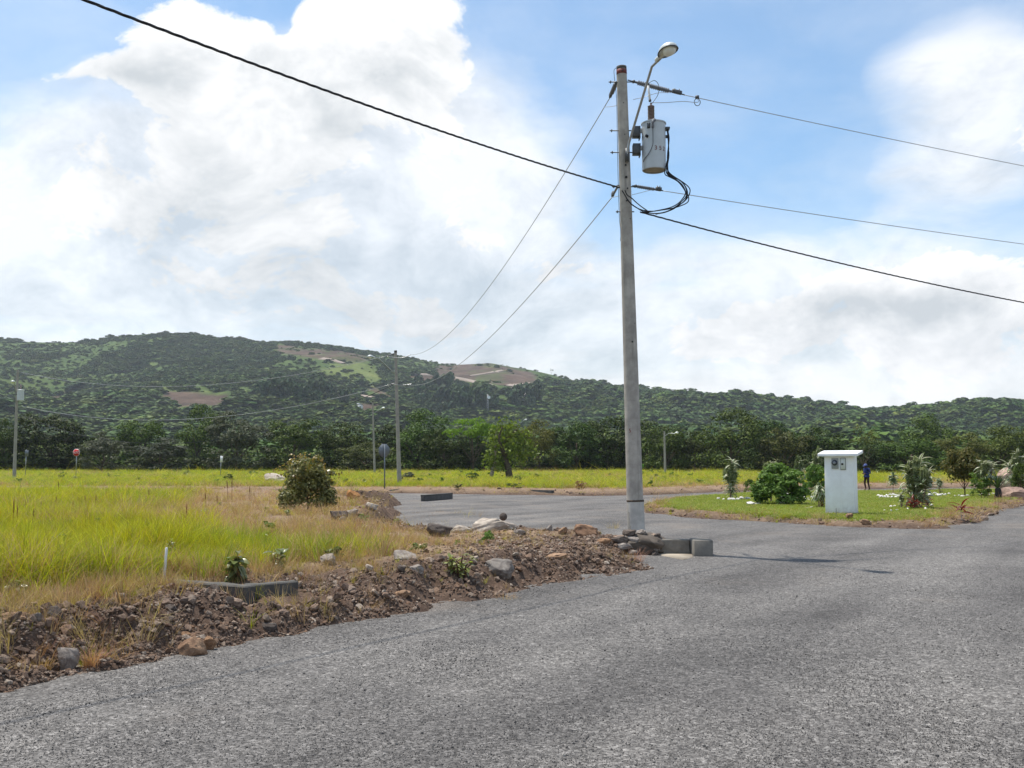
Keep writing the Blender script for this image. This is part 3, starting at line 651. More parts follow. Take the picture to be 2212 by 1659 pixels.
# ---------------------------------------------------------------- wood on the hill and on the flat before it
def hill_forest():
    g = np.random.default_rng(5)
    protos = []
    for k, (mat, rad) in enumerate((('leaf_hill', (.5, .5, .46)), ('leaf_hill', (.5, .46, .40)), ('leaf_hill2', (.46, .5, .5)), ('leaf_hill2', (.5, .5, .36)))):
        protos.append(crown('hill_crown', M[mat], 300 + k, 10, 30, .20, .5, rad, (.17, .26), .2, .7, .3, .8, up=1.1))
    pine = crown('hill_pine', M['leaf_pine'], 310, 14, 18, .16, .5, (.26, .26, .5), (.10, .17), .2, .9, .2, .7); protos.append(pine)
    col = proto_collection('hill_tree_form', protos)
    n = 135000
    u = g.uniform(-.66, .66, n); s = g.uniform(0, 1.04, n) ** .8
    YR = 1500 - 450 * sstep(u, -.05, .45) - 60 * sstep(u, -.1, -.5); y = HY0 + (YR - HY0) * s; x = u * y; z = hill_z(x, y)
    b, gr = hill_cover(x, y, z)
    px, py = pix(x, y, z)
    b2, gr2 = hill_cover(x, y, z + 4.0); b = np.maximum(b, b2); gr = np.maximum(gr, gr2)
    dens = 1 - np.clip(b * 1.05 + gr * .84, 0, 1)
    thin = sstep(fbm(x / 60, y / 90, 4, 12), .40, .60); dens *= .34 + .66 * thin; low = sstep(py, 840, 890); dens = np.clip(dens * (.72 + .5 * low), 0, 1)
    grassy = sstep(px, 640, 520) * sstep(py, 800, 770); dens *= 1 - .25 * grassy
    bald = sstep(px, 960, 1000) * sstep(px, 1260, 1200) * sstep(py, 835, 815); dens *= 1 - .93 * bald
    keep = g.uniform(size=n) < dens
    x, y, z, px, py, thin = x[keep], y[keep], z[keep], px[keep], py[keep], thin[keep]
    big = np.clip(g.lognormal(0, .42, len(x)), .45, 2.4) * (.78 + .5 * thin) * np.where(py < 800, .8, 1.)
    big = big * (.62 + .42 * sstep(py, 800, 890)); h = (3.9 + 2.2 * sstep(px, 1100, 1400)) * big; w = 8.8 * big * g.uniform(.85, 1.2, len(x))
    pid = g.integers(0, 4, len(x))
    pines = (px > 900) & (px < 1160) & (py > 845) & (py < 905) & (g.uniform(size=len(x)) < .2) | (px > 560) & (px < 820) & (py > 850) & (py < 880) & (g.uniform(size=len(x)) < .2)
    pid = np.where(pines, 4, pid); h = np.where(pines, 11. * big, h); w = np.where(pines, 8. * big, w)
    P = np.stack([x, y, z - h * .12], 1)
    scatter('hill_forest', P, np.stack([0 * x, 0 * x, g.uniform(0, 6.28, len(x))], 1), np.stack([w, w, h], 1), pid, col, 'green wood and scrub covering the hillside')
    # the flat wood between the tree line and the hill
    n = 3000; y = g.uniform(178, 420, n); x = g.uniform(-.68, .68, n) * y; big = g.uniform(.7, 1.25, n)
    h = 5.6 * big; w = 10 * big
    scatter('forest', np.stack([x, y, .2 + 0 * x], 1), np.stack([0 * x, 0 * x, g.uniform(0, 6.28, n)], 1), np.stack([w, w, h], 1), g.integers(0, 4, n), col, 'dense green wood behind the front trees')
    return col
HILLCOL = hill_forest()

# ---------------------------------------------------------------- the tree line, tree by tree
CR = {}
for k, (kind, mat, kw) in enumerate((('dark', 'leaf_dark', dict(nclump=52, nleaf=110, skirt=.42, crad=(.11, .2))), ('dark2', 'leaf_dark', dict(nclump=40, nleaf=120, rad=(.5, .5, .42), zc=.56, skirt=.4)), ('mid', 'leaf_mid', dict(nclump=44, nleaf=110)),
                                     ('mid2', 'leaf_mid', dict(nclump=38, nleaf=120, crad=(.12, .22))), ('grey', 'leaf_grey', dict(nclump=48, nleaf=110, crad=(.09, .16))), ('bright', 'leaf_bright', dict(nclump=26, nleaf=110, skirt=.0, zc=.70, rad=(.5, .5, .27), flat=.5)),
                                     ('olive', 'leaf_olive', dict(nclump=42, nleaf=110)), ('sparse', 'leaf_olive', dict(nclump=14, nleaf=40, skirt=0, zc=.75, rad=(.5, .5, .25))))):
    CR[kind] = (crown('crown', M[mat], 40 + k, leaf=.042, **kw), limb_mesh('trunk', M['bark'], 60 + k, r0=.022 if kind != 'sparse' else .012))
TREES = [  # centre x, crown top y, width (photograph px), distance, kind, label
    (6, 914, 80, 150, 'dark', 'dark tree behind and left of the concrete pole with the small transformer'),
    (107, 892, 150, 152, 'dark2', 'tallest broad dark tree standing behind the red stop sign'),
    (222, 944, 100, 138, 'grey', 'grey-green tree with drooping twigs, right beside the red stop sign'),
    (298, 910, 125, 156, 'mid', 'green round tree rising behind two low grey-green trees'),
    (345, 956, 140, 140, 'grey', 'low wide grey-green tree with its crown hanging to the field'),
    (428, 897, 90, 152, 'mid2', 'tall narrow green tree touching the pale greyish tree'),
    (513, 905, 140, 146, 'grey', 'broad tree with pale greyish flowering crown behind the thin white post'),
    (637, 909, 130, 150, 'mid', 'round full green tree straight behind the reddish field bush'),
    (735, 921, 100, 152, 'dark', 'dark glossy tree between the field bush and the lamp pole'),
    (795, 962, 130, 140, 'olive', 'low olive tree behind the plain concrete lamp pole'),
    (845, 918, 110, 156, 'dark2', 'dark tree whose crown is crossed by the wired concrete pole'),
    (905, 906, 130, 150, 'mid2', 'green tree close beside the wired concrete pole'),
    (958, 936, 100, 146, 'dark', 'dark tree in the shade of the bright yellow-green tree'),
    (1022, 903, 112, 145, 'bright', 'bright yellow-green tree with flat spreading top'),
    (1020, 948, 110, 150, 'dark', 'dark tree under the bright yellow-green top'),
    (1165, 918, 90, 148, 'olive', 'olive tree behind the lopped tree in the field'),
    (1100, 930, 120, 156, 'dark2', 'dark tree hidden behind the lopped tree and its trunks'),
    (1245, 915, 115, 148, 'mid', 'green tree with a rough outline, next but one before the big pole'),
    (1312, 898, 120, 152, 'dark2', 'tall dark tree just before the big transformer pole'),
    (1400, 918, 110, 150, 'dark', 'dark tree partly hidden by the big transformer pole'),
    (1438, 928, 100, 140, 'mid', 'mid green tree behind the street lamp right of the big pole'),
    (1500, 938, 90, 142, 'dark', 'small dark tree before the large round tree by the garden'),
    (1582, 903, 140, 134, 'mid2', 'large round green tree behind the slim striped garden column plant'),
    (1655, 907, 100, 140, 'dark2', 'dark tree joined to the large round tree behind the garden shrub'),
    (1692, 934, 110, 130, 'olive', 'olive tree behind the big round garden shrub'),
    (1765, 930, 115, 132, 'dark', 'dark tree behind the white meter pillar'),
    (1866, 930, 80, 104, 'sparse', 'thin airy tree with few pale leaves above the blue-clad person'),
    (1893, 956, 100, 128, 'dark', 'small dark round tree behind the blue-clad person'),
    (1968, 953, 150, 122, 'mid', 'wide mid green tree behind the tallest striped garden plant'),
    (2002, 914, 110, 150, 'mid2', 'high green tree rising behind the wide one, over the striped garden plants'),
    (2074, 944, 110, 126, 'olive', 'olive green tree behind the orange-tinged garden shrub'),
    (2165, 936, 130, 128, 'mid2', 'green tree behind the standing granite stone'),
    (2235, 930, 120, 132, 'dark', 'dark tree cut by the edge of the view behind the granite stones'),
    (-60, 905, 120, 150, 'mid', 'green tree at the very start of the tree line'),
]
def build_trees():
    g = np.random.default_rng(8)
    for (x, top, w, Y, kind, label) in TREES:
        p = at(x, 1003, Y); z0 = gz(p[0], p[1]) - .1; h = (at(x, top, Y)[2] - z0) * 1.10; wid = w / FPX * Y * 1.03
        cr, tr = CR[kind]
        t = thing('tree', label, 'tree', (p[0], p[1], z0), g.uniform(0, 6.28), 'trees of the tree line', (wid, wid, h))
        obj('crown', cr, t); obj('trunk', tr, t)
build_trees()
def undergrowth():
    g = np.random.default_rng(21); n = 900
    y = g.uniform(150, 178, n); x = g.uniform(-.62, .62, n) * y
    y = np.where(x > 25, y - 18 * sstep(x, 25, 50), y)
    z = ground_z(x, y)[0]; h = g.uniform(1.4, 4.2, n); w = g.uniform(3, 7, n)
    protos = [crown('low_bush', M[m], 330 + i, 16, 60, .09, .45, (.5, .5, .45), (.14, .24), .5) for i, m in enumerate(('leaf_dark', 'leaf_dark', 'leaf_mid'))]
    scatter('undergrowth', np.stack([x, y, z - .2], 1), np.stack([0 * x, 0 * x, g.uniform(0, 6.28, n)], 1), np.stack([w, w, h], 1), g.integers(0, 3, n), proto_collection('undergrowth_form', protos), 'dark undergrowth below the tree line')
undergrowth()
def far_details():
    # lone trees on the bald ridge
    for k, (px, py, s, lab) in enumerate(((1085, 796, 7, 'thin tree standing on the bald ridge, left of its pair'), (1097, 799, 7, 'thin tree standing on the bald ridge, right of its pair'), (1191, 806, 6, 'lone thin tree where the bald ridge drops'))):
        p = on_hill(px, py + 4); cr, tr = CR['sparse']
        t = thing('ridge_tree', lab, 'tree', p, k * 1.3, 'lone trees on the ridge', (8, 8, 9)); obj('crown', cr, t); obj('trunk', tr, t)
    # lattice mast with dish
    p = on_hill(1053, 900); h = at(1053, 852, p[1])[2] - p[2]; t = thing('radio_mast', 'grey lattice mast with a small white dish on the hill foot', 'mast', p)
    mb = MB()
    for a in range(3):
        x, y = math.cos(a * 2.094) * 1.1, math.sin(a * 2.094) * 1.1; mb.tube([(x, y, 0), (x * .4, y * .4, h)], .16, 4)
        for k in range(9):
            x2, y2 = math.cos((a + 1) * 2.094) * 1.1, math.sin((a + 1) * 2.094) * 1.1; f0, f1 = 1 - .6 * k / 9, 1 - .6 * (k + 1) / 9
            mb.tube([(x * f0, y * f0, h * k / 9), (x2 * f1, y2 * f1, h * (k + 1) / 9)], .09, 3)
    obj('lattice', mb.me('lattice', M['galvanised']), t)
    d = MB().lathe([(0.01, 0), (.9, .15), (1.5, .5), (1.45, .55), (.85, .25), (.01, .12)], 14); o = obj('dish', d.me('dish', M['sign_white'], True), t, (1., -1., h * .86), (R(80), 0, R(20)))
    for (px, py, w, hh, lab) in ((1165 * .2039 + 756 - 0, 874, 9, 3.2, 'small white house among the pines below the bare cuts'), (773, 883, 8, 3, 'pale blue-roofed shed below the bare slope'), (2060, 893, 14, 4, 'low grey roofed house on the far ridge'), (293, 897, 5, 2.6, 'tiny white hut beside the bare cut')):
        p = on_hill(px, py); t = thing('hill_house', lab, 'house', p, .3)
        obj('wall', MB().box((0, 0, hh / 2), (w, 6, hh)).me('wall', M['white_render']), t)
        obj('roof', MB().prism([(-w * .56, hh), (w * .56, hh), (0, hh + 1.8)], -3.5, 3.5).me('roof', M['galvanised']), t)
        obj('window', MB().box((-w * .2, -3.02, hh * .55), (1.2, .08, 1.1)).me('window', M['slot_black']), t); obj('door', MB().box((w * .2, -3.02, 1.05), (1., .08, 2.1)).me('door', M['slot_black']), t)
far_details()

# ---------------------------------------------------------------- grasses
def tuft(name, mat, seed, n=16, h=(.3, .6), w=.011, lean=.5, rad=.06, segs=3, mat2=None):
    g = np.random.default_rng(seed); V, F = [], []
    for k in range(n):
        a = g.uniform(0, 6.28); r = rad * math.sqrt(g.uniform()); b = np.array([math.cos(a) * r, math.sin(a) * r, -.02]); hh = g.uniform(*h); a2 = a + g.uniform(-1.2, 1.2)
        d = np.array([math.cos(a2), math.sin(a2), 0]); s = np.array([-d[1], d[0], 0]); le = lean * g.uniform(.2, 1.2)
        t = np.linspace(0, 1, segs + 1); P = b + np.outer(t, [0, 0, hh * 1.0]) * (1 - .25 * le * t[:, None]) + np.outer(t ** 2, d * hh * le)
        ww = w * g.uniform(.7, 1.3) * (1 - t * .95) + .0004; i0 = sum(len(v) for v in V)
        V.append(np.stack([P + s * ww[:, None] / 2, P - s * ww[:, None] / 2], 1).reshape(-1, 3)); i = np.arange(segs) * 2 + i0
        F.append(np.stack([i, i + 1, i + 3, i + 2], 1))
    return mesh(name, np.concatenate(V), np.concatenate(F), mat)
def field_mask(x, y, sf):
    n = fbm(x * .7, y * .7, 4, 5) - .5; fe = sdist(FIELD, x, y) + n * 1.6
    return np.maximum(sstep(fe, -.6, 1.7), sstep(sf + n * 5, 3., 6.))
def sample_wedge(g, n, y0, y1, u=.62, p=1.):
    """plan positions with constant density per unit of log distance"""
    y = y0 * (y1 / y0) ** g.uniform(size=n); x = g.uniform(-u, u, n) * y; return x, y
def clear_wall(x, y):
    """the buried headwall keeps its front and top free of tall grass"""
    d = wall_d(x, y); return d > .26
def grass():
    g = np.random.default_rng(31)
    protos = [tuft('blade_tuft', M['grass_green'], 1 + i, 18, (.25, .66), .011, .85, .10) for i in range(4)] + [tuft('dry_tuft', M['grass_dry'], 11 + i, 16, (.14, .40), .007, .9, .09) for i in range(3)] + [tuft('red_tuft', M['grass_red'], 17 + i, 18, (.16, .38), .006, .8, .08) for i in range(2)] + [tuft('far_tuft', M['grass_far'], 21 + i, 18, (.25, .60), .011, .85, .10) for i in range(3)]
    col = proto_collection('grass_form', protos)
    x, y = sample_wedge(g, 150000, 7.0, 165); z, sl, sg, sf = ground_z(x, y); fm = field_mask(x, y, sf)
    keep = (fm > g.uniform(size=len(x)) * .95 + .03) & (g.uniform(size=len(x)) < .55 + .45 * sstep(fbm(x * .9, y * .9, 3, 57), .38, .55)) & ((sl > .6) | (sf > .8)) & clear_wall(x, y); x, y, z, fm, sf = x[keep], y[keep], z[keep], fm[keep], sf[keep]
    tone = fbm(x * .22, y * .22, 4, 55)
    pid = np.where(g.uniform(size=len(x)) < sstep(tone, .50, .70) * .42 + .06 + .25 * (fm < .8), 4 + g.integers(0, 5, len(x)), g.integers(0, 4, len(x)))
    pid = np.where((pid < 4) & (g.uniform(size=len(x)) < np.where(sf > 0, .62, .26 + .5 * sstep(fbm(x * .3, y * .3, 3, 62), .46, .62))), 9 + g.integers(0, 3, len(x)), pid)
    hs = (.24 + 1.02 * fbm(x * .8, y * .8, 3, 56) ** 1.2) * g.uniform(.7, 1.25, len(x)) * (1 - .35 * sstep(y, 55, 70)); ws = np.maximum(1., y / 16.) ** .75
    hs = np.where((pid > 3) & (pid < 9), hs * 1.5, hs)
    scatter('field_grass', np.stack([x, y, z], 1), np.stack([g.normal(0, .22, len(x)), g.normal(0, .22, len(x)), g.uniform(0, 6.28, len(x))], 1), np.stack([hs * ws, hs * ws, hs], 1), pid, col, 'tall yellow-green grass of the open field')
    x, y = sample_wedge(g, 75000, 5.5, 90); z, sl, sg, sf = ground_z(x, y); fm = field_mask(x, y, sf)
    nn = fbm(x * 1.1, y * 1.1, 4, 58)
    a = np.maximum(sstep(sl, .45, 1.5), np.maximum(sstep(sf, .0, .7) * 1., sstep(sg, -.05, .4) * sstep(sg, 1.4, .8) * .8)) * (1 - fm) * (.25 + .75 * sstep(nn, .40, .56))
    pile = np.exp(-(((x - .9) / 1.5) ** 2 + ((y - 17.0) / 2.2) ** 2)); a = a * (1 - .85 * pile)
    a = a + .24 * (sl > .12) * (sl < .9) * sstep(fbm(x * 1.7, y * 1.7, 3, 59), .42, .6) + .11 * (y > 20) * (sl > -2.6) * (sl <= 0) * sstep(nn, .45, .6) + .03 * (sf > -2.2) * (sf < 0)
    keep = (g.uniform(size=len(x)) < a) & clear_wall(x, y); x, y, z = x[keep], y[keep], z[keep]
    pid = np.where(g.uniform(size=len(x)) < .12, g.integers(0, 4, len(x)), np.where(g.uniform(size=len(x)) < .35, 7 + g.integers(0, 2, len(x)), 4 + g.integers(0, 3, len(x))))
    hs = g.uniform(.3, .85, len(x)) * (1 - .35 * (y > 40)) * (1 - .5 * sstep(x, -2.5, -.5) * (y < 24)); ws = np.maximum(1., y / 14.) ** .8
    hs = np.where(pid < 4, hs * .5, hs)
    scatter('dry_grass', np.stack([x, y, z], 1), np.stack([g.normal(0, .35, len(x)), g.normal(0, .35, len(x)), g.uniform(0, 6.28, len(x))], 1), np.stack([hs * ws, hs * ws, hs], 1), pid, col, 'dry tan grass on the verges')
    # broad-leaved weeds among the grass
    wp = [crown('field_weed', M[m], 350 + i, 7, 16, .26, .5, (.5, .5, .4), (.12, .22), .3, .8, .2, .45) for i, m in enumerate(('leaf_shrub', 'leaf_weed', 'leaf_shrub'))]
    x, y = sample_wedge(g, 9000, 8, 150); z, sl, sg, sf = ground_z(x, y); fm = field_mask(x, y, sf); keep = (g.uniform(size=len(x)) < (.05 + .22 * sstep(fbm(x * .35, y * .35, 3, 60), .52, .68)) * np.clip(fm + .12, 0, 1)) & ((sl > .7) | (sf > .8)); x, y, z = x[keep], y[keep], z[keep]
    s = g.uniform(.10, .26, len(x)) * np.maximum(1, (y / 30) ** .5)
    scatter('field_weeds', np.stack([x, y, z], 1), np.stack([0 * x, 0 * x, g.uniform(0, 6.28, len(x))], 1), np.stack([s * 1.2, s * 1.2, s * g.uniform(.8, 1.5, len(x))], 1), g.integers(0, 3, len(x)), proto_collection('weed_form', wp), 'low green weeds among the field grass')
    lp = [tuft('lawn_tuft', M['grass_lawn'], 41 + i, 14, (.04, .09), .008, .8, .07, 2) for i in range(3)] + [tuft('lawn_dry_tuft', M['grass_dry'], 45, 12, (.03, .08), .006, .8, .07, 2)]
    n = 60000; x = g.uniform(3, 34, n); y = g.uniform(24, 61, n); z, sl, sg, sf = ground_z(x, y); nn = fbm(x * .25, y * .3, 4, 77)
    keep = (sg + (fbm(x * .7, y * .7, 4, 5) - .5) * 1.2 > .8) & (g.uniform(size=n) < 1 - .85 * sstep(nn, .56, .68) * sstep(x, 11, 16)); x, y, z = x[keep], y[keep], z[keep]
    s = g.uniform(.8, 1.5, len(x))
    scatter('lawn_grass', np.stack([x, y, z], 1), np.stack([0 * x, 0 * x, g.uniform(0, 6.28, len(x))], 1), np.stack([s * 2.6, s * 2.6, s], 1), np.where(g.uniform(size=len(x)) < .08, 3, g.integers(0, 3, len(x))), proto_collection('lawn_form', lp), 'short bright lawn of the garden')
grass()

# ---------------------------------------------------------------- stones
def rock(name, mat, seed, n=22, squash=.7, rough=.0):
    """angular stone: convex hull of points on a lumpy ellipsoid, unit size"""
    g = np.random.default_rng(seed); p = unit(g.normal(size=(n, 3))) * g.uniform(.8, 1.05, (n, 1)) * np.array([.5, g.uniform(.33, .48), .5 * squash])
    bm = bmesh.new(); vs = [bm.verts.new(v) for v in p]; r = bmesh.ops.convex_hull(bm, input=vs)
    bmesh.ops.delete(bm, geom=[v for v in bm.verts if not v.link_faces], context='VERTS')
    bmesh.ops.recalc_face_normals(bm, faces=bm.faces); me = bpy.data.meshes.new(name); bm.to_mesh(me); bm.free(); me.materials.append(mat); return me
def boulder(name, mat, seed, cuts=7, sub=3, rough=.10):
    """weathered boulder: sphere cut by planes and roughened, unit size, resting on z = 0"""
    g = np.random.default_rng(seed); bm = bmesh.new(); bmesh.ops.create_icosphere(bm, subdivisions=sub, radius=.5)
    P = np.array([v.co[:] for v in bm.verts])
    for k in range(cuts):
        d = unit(g.normal(size=3)); h = g.uniform(.27, .46); e = P @ d - h; P = P - np.where(e > 0, e, 0)[:, None] * d * .9
    q = P * 3.1 + seed; P = P * (1 + rough * ((fbm(q[:, 0] + q[:, 2], q[:, 1] - q[:, 2], 5, seed, .6) - .5)[:, None] * 2))
    P = (P - (P.max(0) + P.min(0)) / 2) / (P.max(0) - P.min(0)); P[:, 2] += .5
    for v, c in zip(bm.verts, P): v.co = c
    me = bpy.data.meshes.new(name); bm.to_mesh(me); bm.free(); me.materials.append(mat); return autosmooth(me, 32)
ROCKS = [rock('rubble_stone', M['rubble_stone'], 500 + i, 14 + i % 5 * 3, .5 + .1 * (i % 4)) for i in range(10)]
def rubble():
    g = np.random.default_rng(71)
    # broken bank along the road: sizes follow a power law
    x, y = sample_wedge(g, 300000, 5.6, 22, .6); z, sl, sg, sf = ground_z(x, y)
    nn = fbm(x * 1.3, y * 1.3, 4, 81)
    dens = sstep(sl, -.08, .04) * sstep(sl, 1.7, .6) * (.55 + .45 * sstep(nn, .36, .55)) + .16 * sstep(sl, .6, 1.2) * sstep(sl, 3.2, 1.6)
    pile = np.exp(-(((x - .9) / 1.5) ** 2 + ((y - 17.0) / 2.3) ** 2)) * (sl > .0)
    dens = np.clip(dens + pile * .95, 0, 1) * (1 - .8 * (inside(FIELD, x, y)))
    dens = dens * (sl > -.1) * (wall_d(x, y) > .17) * (wall_d(x - .2, y + .15) > .22)
    keep = g.uniform(size=len(x)) < dens * .85; x, y, z, sl = x[keep], y[keep], z[keep], sl[keep]
    s = np.clip(.026 * (1 - g.uniform(size=len(x))) ** -.34, .024, .15)
    s = np.where((sl > 1.4), np.minimum(s, .10), s); s = np.where(np.exp(-(((x - .9) / 1.4) ** 2 + ((y - 17.) / 2.) ** 2)) > .3, np.clip(s * 1.25, .04, .12), s)
    s = np.minimum(s, .04 + np.maximum(sl, 0) * .35)
    P = np.stack([x, y, z + s * .12], 1); rot = g.uniform(0, 6.28, (len(x), 3)) * np.array([.12, .12, 1]) ; scl = np.stack([s, s * g.uniform(.7, 1.1, len(x)), s * g.uniform(.75, 1.15, len(x))], 1); pid = g.integers(0, 10, len(x))
    app = s / y; app = np.where(np.abs(x / y) < .5, app, 0)
    big = np.argsort(-app)[:290]; rest = np.setdiff1d(np.arange(len(x)), big)
    col = proto_collection('rubble_form', ROCKS)
    scatter('rubble', P[rest], rot[rest], scl[rest], pid[rest], col, 'loose small rubble on the road bank')
    for k in big:
        o = obj('bank_stone', ROCKS[pid[k]], None, P[k], tuple(rot[k]), tuple(scl[k])); tag(o, 'loose jagged stone among many in the broken bank along the road', 'stone', 'loose stones of the road bank')
    # low berms elsewhere
    x, y = sample_wedge(g, 60000, 21, 70, .56); z, sl, sg, sf = ground_z(x, y)
    far_berm = np.exp(-((x + 5.2) ** 2 / 3 + (y - 37) ** 2 / 12))
    dens = .55 * sstep(sg, -.1, .05) * sstep(sg, 1.0, .4) + .35 * sstep(sf, -.1, .1) * sstep(sf, 2.2, 1.) + .8 * far_berm * (sl > -.1) + .4 * sstep(sl, -.05, .1) * sstep(sl, 1.5, .7) * (x > -6)
    keep = g.uniform(size=len(x)) < dens * .5; x, y, z = x[keep], y[keep], z[keep]; s = np.clip(.055 * (1 - g.uniform(size=len(x))) ** -.4, .05, .3)
    scatter('berm_rubble', np.stack([x, y, z + s * .1], 1), g.uniform(0, 6.28, (len(x), 3)) * np.array([.12, .12, 1]), np.stack([s, s, s * .8], 1), g.integers(0, 10, len(x)), col, 'clods and small stones of the far berms')
    # loose chippings on the road
    n = 150000; y = 4.7 * (16 / 4.7) ** g.uniform(size=n); x = g.uniform(-.56, .56, n) * y; z, sl, sg, sf = ground_z(x, y); keep = sl < .02; x, y = x[keep], y[keep]
    s = np.clip(.0062 * (1 - g.uniform(size=len(x))) ** -.22, .0062, .022); s = np.where(g.uniform(size=len(x)) < .0008, s * 2.2, s)
    rz = (fbm(x * .35, y * .35, 3, 44) - .5) * .035
    chips = [rock('chip', M['chip'], 560 + i, 9, .7) for i in range(5)]
    scatter('road_gravel', np.stack([x, y, rz + s * .12], 1), g.uniform(0, 6.28, (len(x), 3)) * np.array([.2, .2, 1]), np.stack([s * 1.2, s * 1.2, s], 1), g.integers(0, 5, len(x)), proto_collection('chip_form', chips), 'loose grey chippings on the road')
stone_material('chip', [(.06, .058, .06), (.20, .195, .19), (.12, .118, .12), (.34, .33, .32), (.16, .155, .155), (.26, .25, .245), (.09, .085, .09)], 30.)
rubble()
BM = {k: [boulder('boulder', M[k], 600 + 7 * i + len(k), 14, 4, .26) for i in range(4)] for k in ('pale_boulder', 'grey_boulder', 'brown_boulder', 'orange_boulder', 'dark_boulder', 'granite')}
STONES = [  # x0, x1, y0, y1 in the photograph, material, label
    (1022, 1114, 1120, 1150, 'pale_boulder', 'long flat pale boulder by the side road with a round stone on top'), (917, 971, 1135, 1161, 'dark_boulder', 'rough dark boulder with pale rim between brown grass and side road'),
    (974, 1015, 1138, 1158, 'pale_boulder', 'small pale rounded rock touching the flat boulder'), (1107, 1133, 1144, 1158, 'grey_boulder', 'grey rock at the pointed end of the flat boulder'),
    (1182, 1194, 1144, 1156, 'grey_boulder', 'small upright grey stone standing alone on the pebble pile'), (1208, 1229, 1142, 1157, 'brown_boulder', 'rusty cube-like stone on top of the pebble pile'),
    (1237, 1289, 1134, 1160, 'brown_boulder', 'large rusty brown rock on the pebble pile beside the big pole'), (1290, 1323, 1163, 1176, 'brown_boulder', 'flat light brown stone under the big pole footing'),
    (748, 777, 1056, 1077, 'orange_boulder', 'orange rock on the far bank near the sign seen from behind'), (710, 748, 1099, 1127, 'dark_boulder', 'dark rock of the heap near the field bush'), (728, 748, 1110, 1125, 'orange_boulder', 'orange stone low in the heap near the field bush'),
    (733, 749, 1120, 1133, 'pale_boulder', 'pale stone at the foot of the heap near the field bush'), (742, 776, 1102, 1120, 'grey_boulder', 'grey slab leaning on the heap near the field bush'), (786, 812, 1108, 1123, 'pale_boulder', 'pale rock standing apart beside the reddish grass'),
    (694, 726, 1205, 1227, 'pale_boulder', 'whitish rock in the dry grass beyond the concrete headwall'), (842, 902, 1195, 1218, 'grey_boulder', 'flat grey boulder sunk in dry grass'), (882, 912, 1222, 1238, 'grey_boulder', 'blocky grey stone below the flat grey boulder'),
    (855, 874, 1223, 1237, 'dark_boulder', 'small dark stone beside the blocky grey stone'), (1047, 1110, 1222, 1262, 'grey_boulder', 'broad sloping grey slab behind the pale green weed'), (365, 438, 1350, 1407, 'brown_boulder', 'large slanting brown boulder in the bank at the road edge'),
    (428, 458, 1378, 1414, 'brown_boulder', 'upright brown stone at the road edge beside the large slanting boulder'), (116, 165, 1383, 1433, 'grey_boulder', 'grey boulder between two rusty grass tufts'), (91, 127, 1311, 1343, 'dark_boulder', 'square block of stone on the crest of the bank'),
    (66, 86, 1344, 1362, 'grey_boulder', 'small block below the square block of the bank'), (195, 218, 1308, 1332, 'pale_boulder', 'pale stone lying behind the bank crest'), (245, 265, 1286, 1300, 'pale_boulder', 'whitish small stone at the edge of the tall grass'),
    (-6, 47, 1326, 1344, 'brown_boulder', 'brown flat stone at the frame edge on the bank crest'), (-8, 22, 1377, 1398, 'grey_boulder', 'grey stone at the frame edge low in the bank'), (234, 273, 1330, 1351, 'dark_boulder', 'dark flat stone in the bank crest'),
    (378, 410, 1317, 1332, 'brown_boulder', 'thin flat stone above the large slanting boulder'), (353, 379, 1302, 1316, 'dark_boulder', 'dark stone below the concrete headwall corner'), (564, 612, 1024, 1044, 'pale_boulder', 'big pale boulder lying in the field behind the bush'),
    (608, 628, 1064, 1080, 'pale_boulder', 'pinkish stone at the foot of the field bush'), (1826, 1841, 1112, 1125, 'brown_boulder', 'brown stone in front of the white meter pillar'), (1860, 1880, 1116, 1127, 'brown_boulder', 'brown stone right in front of the pillar corner'),
    (1180, 1230, 1196, 1208, 'brown_boulder', 'wide flat stone in the pebble pile'), (850, 886, 1238, 1254, 'brown_boulder', 'reddish clod on the slope below the blocky grey stone'), (560, 596, 1322, 1342, 'dark_boulder', 'dark clod in the shaded hollow of the bank'),
    (2160, 2196, 1012, 1060, 'granite', 'tall rounded standing stone of pink granite'), (2186, 2240, 1022, 1058, 'granite', 'broad pink granite boulder behind the slab'), (2168, 2240, 1053, 1079, 'granite', 'low pale granite slab lying before the standing stone')]
def build_stones():
    for k, (x0, x1, y0, y1, mat, lab) in enumerate(STONES):
        b = spot((x0 + x1) / 2, y1); Y = b[1]; w = (x1 - x0) / FPX * Y; h = (y1 - y0) / FPX * Y
        dp = w * .75; me = BM[mat][k % 4]
        top = min(h, h * 1.0)
        o = obj('boulder' if w > .5 else 'stone', me, None, (b[0], Y + dp * .45, b[2] - h * .22), (R(random.uniform(-6, 6)), R(random.uniform(-17, 17)), random.choice([0, math.pi]) + random.uniform(-.25, .25)), (w * 1.04, dp, h * 1.26)); tag(o, lab, 'boulder' if w > .5 else 'stone')
    b = spot(1086, 1150); Y = b[1] + .3
    p = at(1086, 1123, Y); r = 17 / FPX * Y / 2
    o = obj('round_stone', boulder('round_stone', M['dark_boulder'], 900, 0, 3, .06), None, (p[0], Y, p[2] - .02), (0, R(8), 0), (r * 2, r * 2, r * 2.1)); tag(o, 'round dark stone balanced on the long flat pale boulder', 'stone')
build_stones()
